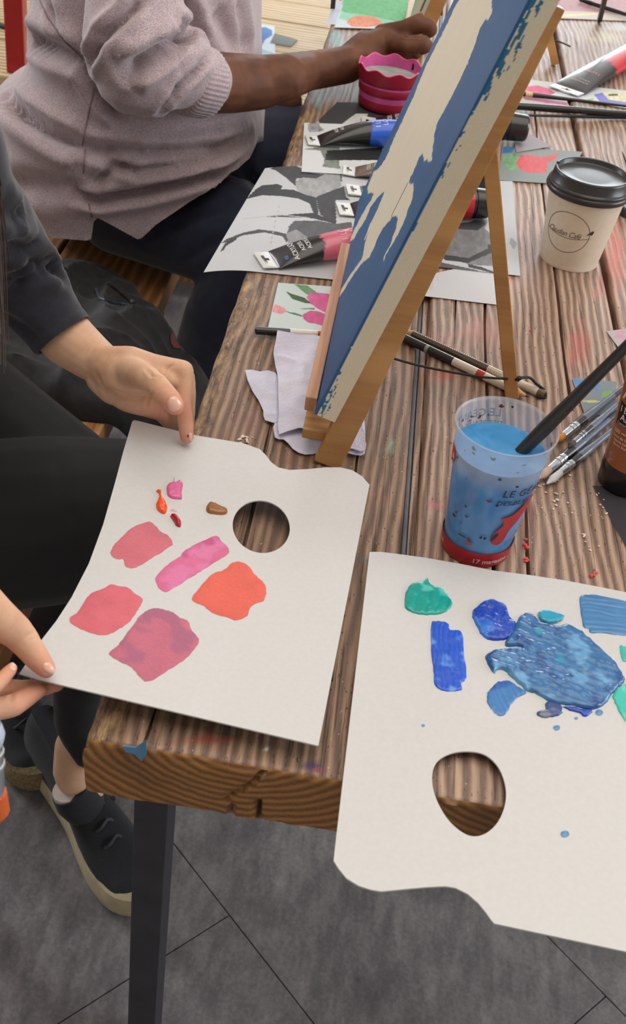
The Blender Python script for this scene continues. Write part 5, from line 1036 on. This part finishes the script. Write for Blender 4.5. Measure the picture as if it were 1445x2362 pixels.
# sleeve and sweater
m_navy = M('navy_knit', (36, 37, 48), .9, 0, .14, 160, .25, .0006, sheen=.25)
slv = [J(-110, 330, .99, r=120), J(-80, 430, .955, r=108), J(-12, 530, .90, r=104), (lambda j: j)(J(38, 615, .862, r=97)), J(84, 692, .836, r=86), J(142, 772, .812, r=74), J(165, 800, .805, r=72)]
sl = chain_mesh([slv, [(V3(-.36, .72, .95), .075), (V3(-.44, .85, .96), .08), (V3(-.48, .98, .89), .065)], [(V3(-.54, 1.0, .635), .160), (V3(-.50, .93, .75), .150), (V3(-.44, .86, .93), .130), (V3(-.445, .86, 1.02), .075)],
   [(V3(-.37, .73, .95), .065), (V3(-.43, .55, .865), .056), (V3(-.36, .50, .845), .046)]], .0045, 5)
pc = J(140, 768, .813, r=1)[0]; nc = (J(165, 800, .805, r=1)[0]-J(100, 716, .828, r=1)[0]).normalized()
bb = bmesh.new(); bb.from_mesh(sl)      # open the sleeve at the cuff only
gf = [f for f in bb.faces if (f.calc_center_median()-pc).length < .17]; ge = list({e for f in gf for e in f.edges}); gv = list({v for f in gf for v in f.verts}); bmesh.ops.bisect_plane(bb, geom=gf+ge+gv, plane_co=pc, plane_no=nc, clear_outer=True); bb.to_mesh(sl); bb.free()
sw1 = link('sweater', sl, m_navy, p1); sw1['label'] = 'navy knit sweater with pushed up sleeve'
fold(sw1, [([(25, 640), (70, 605), (110, 600), (140, 625)], .005, .010), ([(30, 662), (85, 628), (130, 628), (150, 650)], .0045, .008), ([(20, 560), (60, 575), (92, 560)], .006, .007), ([(0, 470), (40, 500), (62, 480)], .007, .006), ([(0, 720), (60, 760), (100, 800)], .006, .004)])
inset(sw1.data, .0012, 30)
cuff_r = (J(140, 768, .813, r=72)[1])
bnd = bmesh.new(); bnd.from_mesh(sw1.data); bl_ = [v.co.copy() for v in bnd.verts if v.is_boundary]; bnd.free()
if bl_:                                     # ribbed hem following the real sleeve opening
    fu = nc.orthogonal().normalized(); fv = nc.cross(fu); bl_.sort(key=lambda c: math.atan2((c-pc).dot(fv), (c-pc).dot(fu))); bl_ = bl_[::2]; nb = len(bl_); Vc = []
    for dz, rr in ((-.007, 1.0), (-.005, 1.035), (.0, 1.04), (.003, 1.02), (.0025, .95), (-.008, .93)):
        for c in bl_: d_ = c-pc; d_ = d_-nc*d_.dot(nc); Vc.append(pc+nc*dz+d_*rr)
    pyd('cuff', Vc, [(i*nb+k, i*nb+(k+1) % nb, (i+1)*nb+(k+1) % nb, (i+1)*nb+k) for i in range(5) for k in range(nb)], m_navy, sw1)
# leggings
m_leg = M('black_leggings', (14, 14, 17), .8, 0, .12, 60, .15, .0006, sheen=.10)
lg = chain_mesh([[J(-160, 1225, .565, r=205), J(120, 1200, .565, r=198), J(330, 1175, .555, r=165)], [J(330, 1175, .55, r=160), J(250, 1420, .40, r=80), J(184, 1590, .26, r=62), J(182, 1660, .20, r=58), J(208, 1722, .158, r=52)],
   [J(-160, 890, .58, r=160), J(0, 1010, .57, r=148), J(150, 1120, .55, r=140)], [J(150, 1120, .55, r=130), (V3(-.265, 1.03, .37), .05), (V3(-.39, 1.07, .13), .036)], [(V3(-.55, 1.0, .575), .118), J(-160, 1225, .565, r=205)], [(V3(-.55, 1.0, .57), .11), J(-160, 890, .58, r=150)]], .005, 5)
lgo = link('leggings', lg, m_leg, p1); lgo['label'] = 'black leggings'
# hair
hs = []; rs = np.random.RandomState(4); m_hair = M('brown_hair', (58, 40, 28), .5, 0, .3, 200)
for k in range(330):
    a = rs.uniform(0, 1); root_ = q1(rs.uniform(-.09, .05), rs.uniform(-.09, .09), rs.uniform(.03, .11)); zt = rs.uniform(.86, .97); nx_ = rs.normal(); end = P(-27+18*nx_, rs.uniform(520, 840), zt)
    mid = P(-150+30*nx_, rs.normal(250, 30), 1.03); pre = P(-52+18*nx_, rs.normal(440, 16), .985)
    pts_ = spline([root_, mid, pre, end+V3(rs.normal()*.002, -.004, -.012)], 5); hs.append(tube_geo(pts_, list(np.linspace(.0007, .00025, len(pts_))), 4, False))
cap_ = chain_mesh([[(q1(-.02, 0, .040), .101), (q1(-.045, 0, -.01), .088)]], .006, 4); V, F = join_geo(hs); co_ = co_of(cap_); V2 = [Vector(c) for c in co_]; F2 = [tuple(p.vertices) for p in cap_.polygons]; V, F = join_geo([(V, F), (V2, F2)]); hro = pyd('hair', V, F, m_hair, p1, True, fix=False); hro['label'] = 'loose long brown hair hanging over the shoulder'
# shoes
def shoe(name, parent, heel, toe, label, solec, side=1, wd=.095, lift=0):
    heel = Vector(heel); toe = Vector(toe); d = (toe-heel); L = d.length; d.normalize(); s = Vector((-d.y, d.x, 0)).normalized(); up = d.cross(s)
    if up.z < 0: up = -up
    W = lambda x, y, z: heel+d*x*L+s*y*wd+up*z
    prof = [(0.0, .0), (.01, .22), (.05, .33), (.15, .37), (.35, .34), (.5, .37), (.65, .45), (.78, .48), (.9, .38), (.97, .22), (1.0, .0)]
    outl = [(x, y) for x, y in prof]+[(x, -y*(.92 if .4 < x < .8 else 1)) for x, y in prof[-2:0:-1]]; outl = smooth_poly(outl, 4); n = len(outl)
    V = []; F = []
    lv = [(0, .90), (.004, .98), (.014, 1.03), (.026, 1.0), (.034, .93)]
    for z, k in lv:
        for x, y in outl: V.append(W(.5+(x-.5)*(.96+.04*k), y*k, z+(.012*max(0, (x-.82)/.18)**2)+(.008*max(0, (.15-x)/.15) if z > .01 else 0)))
    for i in range(len(lv)-1):
        for k in range(n): F.append((i*n+k, i*n+(k+1) % n, (i+1)*n+(k+1) % n, (i+1)*n+k))
    F += [tuple(range(n)), tuple(range((len(lv)-1)*n, len(lv)*n))]
    V2 = []; F2 = []; hx = lambda x: np.interp(x, [0, .08, .2, .38, .5, .65, .8, .92, 1], [.085, .095, .085, .082, .072, .056, .046, .040, .028])
    m = 9
    for j in range(m+1):
        t = j/m
        for x, y in outl: h = .028+(hx(x)-.028)*math.sin(t*math.pi/2); k = math.cos(t*math.pi/2)**.62; V2.append(W(.5+(x-.5)*(.97-.03*t), y*.93*(k if x > .42 else max(k, .62-.1*t)), h+.010*max(0, (x-.85)/.15)))
    for i in range(m):
        for k in range(n): F2.append((i*n+k, i*n+(k+1) % n, (i+1)*n+(k+1) % n, (i+1)*n+k))
    F2.append(tuple(range(m*n, m*n+n)))
    so = pyd('shoe', V2, F2, M('black_knit_upper', (26, 27, 33), .8, 0, .15, 300, .4, .0006, sheen=.15), parent); so['label'] = label
    pyd('sole', V, F, solec, so)
    for k in range(5):
        x = .42+k*.075; h = hx(x)+.003; pts_ = [W(x, -.17, h-.010), W(x+.012, -.07, h), W(x-.012, .07, h), W(x, .17, h-.010)]; tube('lace', spline(pts_, 4), .0022, M('lace_grey', (62, 64, 72), .8), so, 6)
    for k in (-1, 1): tube('lace', spline([W(.42, 0, hx(.42)+.004), W(.37, k*.16, hx(.4)+.012), W(.46, k*.34, .068), W(.56, k*.30, .058)], 5), .0020, M('lace_grey', (62, 64, 72), .8), so, 6)
    tube('tongue', [W(.50, 0, .066), W(.40, 0, .086), W(.33, 0, .106)], [.016, .020, .014], M('black_knit_upper', (26, 27, 33), .8), so, 12, sq=.4)
    return so
m_mid = M('cream_midsole', (186, 172, 142), .6, 0, .06, 80); m_cork = M('cork_sole', (128, 112, 78), .8, 0, .22, 260, .3, .001)
shoe('shoe', p1, (-.352, 1.012, .004), (-.142, .770, .004), 'black sneaker with a thick cream sole', m_mid)
shoe('shoe', p1, (-.482, 1.19, .004), (-.322, .925, .004), 'second sneaker with a tan speckled sole', m_cork)
ac = J(186, 1806, .088, r=1)[0]
tube('shoe_collar', [J(164, 1822, .092, r=1)[0], J(176, 1840, .080, r=1)[0], J(196, 1860, .060, r=1)[0]], [.0262, .029, .028], M('black_knit_upper', (26, 27, 33), .8), p1, 28)
tube('sock', [J(163, 1817, .0955, r=1)[0], J(166, 1824, .090, r=1)[0], J(172, 1834, .084, r=1)[0]], [.0238, .0250, .0245], M('white_sock', (196, 184, 178), .9, bump=.3), p1, 28)
# paintbrush in the right hand
brush('paintbrush', None, None, 0, 0, .0066, 'paintbrush with orange bristles and silver ferrule held in the hand at the left edge', .026, .040, [(0, .3, (205, 214, 232)), (.3, 1, (120, 140, 180))], (226, 104, 48), p0=P(-8, 1902, .745), p1=P(-34, 1560, .860), fr=.95, br=1.25, end_r=.5)
# ------------------------------------------------------------------ person two: mauve sweater, dark skin, painting
sk2 = skin('dark_skin', (86, 54, 38), (104, 66, 46), (122, 80, 58), (112, 66, 50))
hc2, q2 = head_chains((-.27, 1.66, 1.27), (.8, .25, -.35))
low2 = chain_mesh([[(V3(-.39, 1.71, .57), .10), (V3(-.38, 1.68, .78), .13), (V3(-.36, 1.67, .98), .12), (V3(-.30, 1.66, 1.12), .055)], [(V3(-.36, 1.58, .99), .045), (V3(-.36, 1.78, .99), .045)], [(V3(-.34, 1.86, .98), .045), (V3(-.36, 1.93, .76), .042), (V3(-.24, 1.90, .64), .032), (V3(-.17, 1.87, .655), .026)]]+hc2, .007, 4)
arm2 = chain_mesh([[J(380, 172, y=1.45, r=62), J(470, 190, y=1.49, r=69), J(540, 192, y=1.53, r=66), J(600, 190, y=1.56, r=61), J(660, 178, z=.790, r=52), J(710, 164, z=.787, r=44), J(770, 155, z=.787, r=42), J(805, 148, z=.789, r=42), J(845, 108, z=.802, r=37)],
  [J(805, 148, z=.789, r=40), J(850, 118, z=.800, r=42), J(900, 92, z=.812, r=34), J(930, 88, z=.818, r=26)],
  [J(880, 78, z=.815, r=20), J(930, 70, z=.828, r=18), J(975, 58, z=.840, r=18.5), J(991, 60, z=.840, r=18), J(996, 70, z=.832, r=15), J(984, 80, z=.822, r=11)],
  [J(890, 100, z=.812, r=24), J(935, 104, z=.820, r=19.5), J(976, 101, z=.824, r=19), J(985, 106, z=.820, r=17), J(975, 118, z=.812, r=10)],
  [J(890, 112, z=.800, r=22), J(930, 116, z=.805, r=18), J(966, 116, z=.806, r=15), J(960, 128, z=.800, r=11)], [J(880, 124, z=.792, r=20), J(920, 128, z=.794, r=15), J(950, 128, z=.794, r=12)],
  [J(880, 76, z=.82, r=20), J(930, 62, z=.834, r=15), J(958, 47, z=.845, r=12.5), J(970, 38, z=.85, r=10)]], .0022, 12, fac=.5)
p2 = join_mesh('person', [low2, arm2], sk2); tag(p2, 'person in a heather mauve sweater and navy trousers painting at the second easel', 'person')
co = co_of(p2.data); at = p2.data.attributes.new('Amt', 'FLOAT', 'POINT'); at.data.foreach_set('value', np.exp(-(np.linalg.norm(co-np.array(J(993, 62, z=.84, r=1)[0]), axis=1)/.014)**2).astype(np.float32)*.6)
fold(p2, [([(915, 80), (940, 86), (990, 85)], .0018, .0035), ([(940, 122), (975, 121)], .0015, .002)], step=3)
bv_cache.clear(); face_bits(q2, p2, (50, 36, 28), lip=(96, 50, 46))
V, F = join_geo([ico_geo(q2(-.03, 0, .05), (.11, .11, .10)), ico_geo(q2(-.10, 0, .06), .06)]); mh = remesh(V, F, .006, 4); ho = link('hair', mh, M('black_hair', (28, 24, 24), .8, 0, .3, 400, .8, .003), p2); inset(mh, .004, 160)
V, F = join_geo([tube_geo([P(975, 92, .835), P(1010, 20, .90), P(1040, -60, .97)], [.0022, .003, .0018], 10)])
# trousers
m_tr = M('navy_trousers', (28, 34, 58), .8, 0, .12, 70, .2, .0008, sheen=.2)
tq = chain_mesh([[(V3(-.42, 1.71, .565), .115), (V3(-.36, 1.70, .56), .11)], [(V3(-.40, 1.66, .537), .086), (V3(-.27, 1.60, .548), .086), (V3(-.14, 1.53, .55), .076)], [(V3(-.14, 1.53, .55), .076), (V3(-.20, 1.52, .44), .062), (V3(-.235, 1.55, .30), .056), (V3(-.25, 1.60, .12), .048)],
   [(V3(-.38, 1.78, .55), .10), (V3(-.12, 1.86, .575), .082)], [(V3(-.12, 1.86, .57), .08), (V3(-.16, 1.86, .12), .05)]], .006, 5)
tro = link('trousers', tq, m_tr, p2); tro['label'] = 'navy trousers'
fold(tro, [([(330, 560), (420, 520), (520, 480)], .008, .005), ([(420, 600), (500, 560), (560, 520)], .008, .004), ([(560, 400), (600, 440), (640, 450)], .01, .008)])
for y, x in ((1.60, -.30), (1.86, -.17)):
    shoe('shoe', p2, (x-.05, y, .004), (x+.21, y-.02, .004), 'dark shoe', m_mid)
# sweater
ms = NT('mauve_heather_knit'); vv = ms.coord(); n1 = ms.noise(vv, 620, 3, .65); n2 = ms.noise(vv, 60, 3, .6); n3 = ms.noise(vv, 1500, 2)
cc = ms.ramp(n1, [(.30, (142, 122, 127)), (.5, (180, 161, 166)), (.70, (208, 192, 197))]); cc = ms.mix(ms.math('MULTIPLY', ms.ramp_f(n2, .45, .7), .3), cc, (170, 146, 148)); ms.l(cc, ms.b.inputs['Base Color']); ms.setb(Roughness=.95); ms.b.inputs['Sheen Weight'].default_value = .45; ms.b.inputs['Sheen Roughness'].default_value = .5
ms.bump(ms.math('ADD', n1, n3), .35, .001); m_sw = ms.m
T_ = [(.455, -.50, -.29, .12), (.48, -.545, -.235, .17), (.52, -.566, -.205, .195), (.58, -.578, -.190, .205), (.64, -.580, -.184, .21), (.69, -.580, -.186, .21), (.715, -.540, -.19, .20), (.75, -.522, -.196, .19), (.82, -.518, -.203, .185), (.88, -.510, -.208, .18), (.95, -.498, -.215, .175), (1.01, -.48, -.245, .17), (1.06, -.43, -.27, .12), (1.10, -.38, -.27, .07)]
V = []; F = []; n = 48
for z, xl, xr, b in T_:
    for k in range(n):
        a = 2*math.pi*k/n; ca, sa = math.cos(a), math.sin(a); V.append(V3((xl+xr)/2+(xr-xl)/2*np.sign(ca)*abs(ca)**.85, 1.665+b*np.sign(sa)*abs(sa)**.85, z))
for i in range(len(T_)-1):
    for k in range(n): F.append((i*n+k, i*n+(k+1) % n, (i+1)*n+(k+1) % n, (i+1)*n+k))
F += [tuple(range(n)), tuple(range((len(T_)-1)*n, len(T_)*n))]
sw = chain_mesh([[(V3(-.36, 1.60, 1.01), .085), J(320, -150, y=1.49, r=112), J(312, -20, y=1.45, r=112), J(305, 90, y=1.425, r=116), J(312, 165, y=1.42, r=100), J(345, 185, y=1.42, r=86)], [J(312, 165, y=1.42, r=98), J(380, 165, y=1.435, r=86), J(430, 172, y=1.455, r=76), J(470, 186, y=1.475, r=70)], [J(395, 110, y=1.45, r=56), J(452, 100, y=1.47, r=22), J(468, 108, y=1.475, r=15)],
   [(V3(-.36, 1.72, 1.01), .085), (V3(-.35, 1.84, .97), .07), (V3(-.38, 1.90, .78), .066), (V3(-.30, 1.90, .69), .055)]], .0045, 5, extra=[(V, F)])
# trim below the hem line on the near side, front
bb = bmesh.new(); bb.from_mesh(sw); pj = proj(np.array([tuple(v.co) for v in bb.verts]))
hem = [(-80, 700), (-80, 480), (20, 470), (60, 500), (118, 548), (210, 556), (216, 512), (226, 502), (250, 515), (322, 554), (360, 518), (420, 478), (480, 436), (553, 384), (575, 366), (592, 330), (640, 330), (700, 700)]
dl = [v for v, (x, y) in zip(bb.verts, pj) if inpoly(np.array([x]), np.array([y]), hem)[0] and v.co.z < .72]
bmesh.ops.delete(bb, geom=dl, context='VERTS')
hl = hem[1:-2]
for v in bb.verts:
    if v.is_boundary:
        x, y = proj(np.array([tuple(v.co)]))[0]; best = (1e9, 0, 0)
        for (x1, y1), (x2, y2) in zip(hl, hl[1:]):
            t = min(1, max(0, ((x-x1)*(x2-x1)+(y-y1)*(y2-y1))/((x2-x1)**2+(y2-y1)**2))); qx, qy = x1+t*(x2-x1), y1+t*(y2-y1); d = math.hypot(x-qx, y-qy)
            if d < best[0]: best = (d, qx, qy)
        if best[0] < 16:
            dr = Vector(ray(best[1], best[2])); v.co = Vector(C0)+dr*(depth(v.co)/FPX)
bb.to_mesh(sw); bb.free()
swo = link('sweater', sw, m_sw, p2); swo['label'] = 'heather mauve knit sweater'
fold(swo, gain=1.45, lines=[([(45, 55), (70, 85), (110, 110), (160, 128), (190, 140)], .012, .016), ([(15, 225), (50, 262), (110, 305), (150, 325), (190, 340)], .011, .018), ([(190, 338), (250, 345), (330, 352), (420, 350), (500, 338), (575, 315)], .008, .016), ([(210, 350), (260, 372), (310, 388), (400, 380), (470, 368), (560, 330)], .007, .011), ([(170, 425), (175, 450), (230, 462), (330, 445), (440, 415), (530, 385)], .008, .014), ([(220, 420), (255, 390), (300, 380)], .007, .008), ([(205, 160), (210, 130), (235, 85), (280, 45), (330, 0)], .007, .012), ([(190, 145), (205, 180), (222, 215), (250, 250), (275, 268)], .007, .016),
  ([(285, 160), (330, 140), (400, 100), (440, 75)], .010, .018), ([(400, 55), (432, 58), (438, 76), (420, 86)], .007, .012), ([(300, 175), (350, 150), (395, 118)], .010, .008), ([(370, 262), (382, 245), (410, 205), (450, 165), (482, 128)], .005, .009), ([(455, 105), (462, 95), (470, 100)], .004, .005), ([(425, 0), (445, 40), (460, 90)], .008, .012), ([(500, 20), (530, 80), (560, 130)], .014, .009), ([(545, 0), (560, 60), (572, 120)], .012, .007), ([(110, 0), (130, 60), (160, 110), (185, 135)], .006, .004), ([(30, 420), (100, 430), (170, 432)], .016, .008), ([(250, 300), (330, 290), (420, 300), (540, 290)], .018, .005)])
inset(swo.data, .0014, 26); bv_cache.clear()
m_seam = M('mauve_seam', (136, 116, 122), .9)
seam('seam', swo, [(216, 205), (205, 260), (190, 335)], .0014, m_seam, swo); seam('seam', swo, [(197, 345), (192, 400)], .0014, m_seam, swo)
seam('seam', swo, [(92, 0), (110, 40), (150, 95), (190, 135)], .0012, m_seam, swo); seam('seam', swo, [(212, 500), (205, 470)], .0014, m_seam, swo)
c0 = J(428, 182, y=1.455, r=1)[0]; c1, rc1 = J(474, 192, y=1.482, r=74); ax = (c1-c0).normalized(); u_ = ax.orthogonal().normalized(); v_ = ax.cross(u_); n = 176; V = []; F = []
L = (c1-c0).length; prof = [(-.15, .90), (0, 1.03), (.3, 1.05), (.7, 1.04), (.97, 1.05), (1.02, 1.02), (1.0, .93), (.7, .90)]
for t, rr in prof:
    for k in range(n): a = 2*math.pi*k/n; V.append(c0+ax*L*t+(u_*math.cos(a)+v_*math.sin(a))*rc1*(rr+(.022 if (k % 4) in (0, 1) else -.008)*(1 if -.1 < t < 1.01 and rr > 1 else 0)))
for i in range(len(prof)-1):
    for k in range(n): F.append((i*n+k, i*n+(k+1) % n, (i+1)*n+(k+1) % n, (i+1)*n+k))
cf = pyd('cuff', V, F, m_sw, swo); cf['label'] = 'ribbed sleeve cuff'
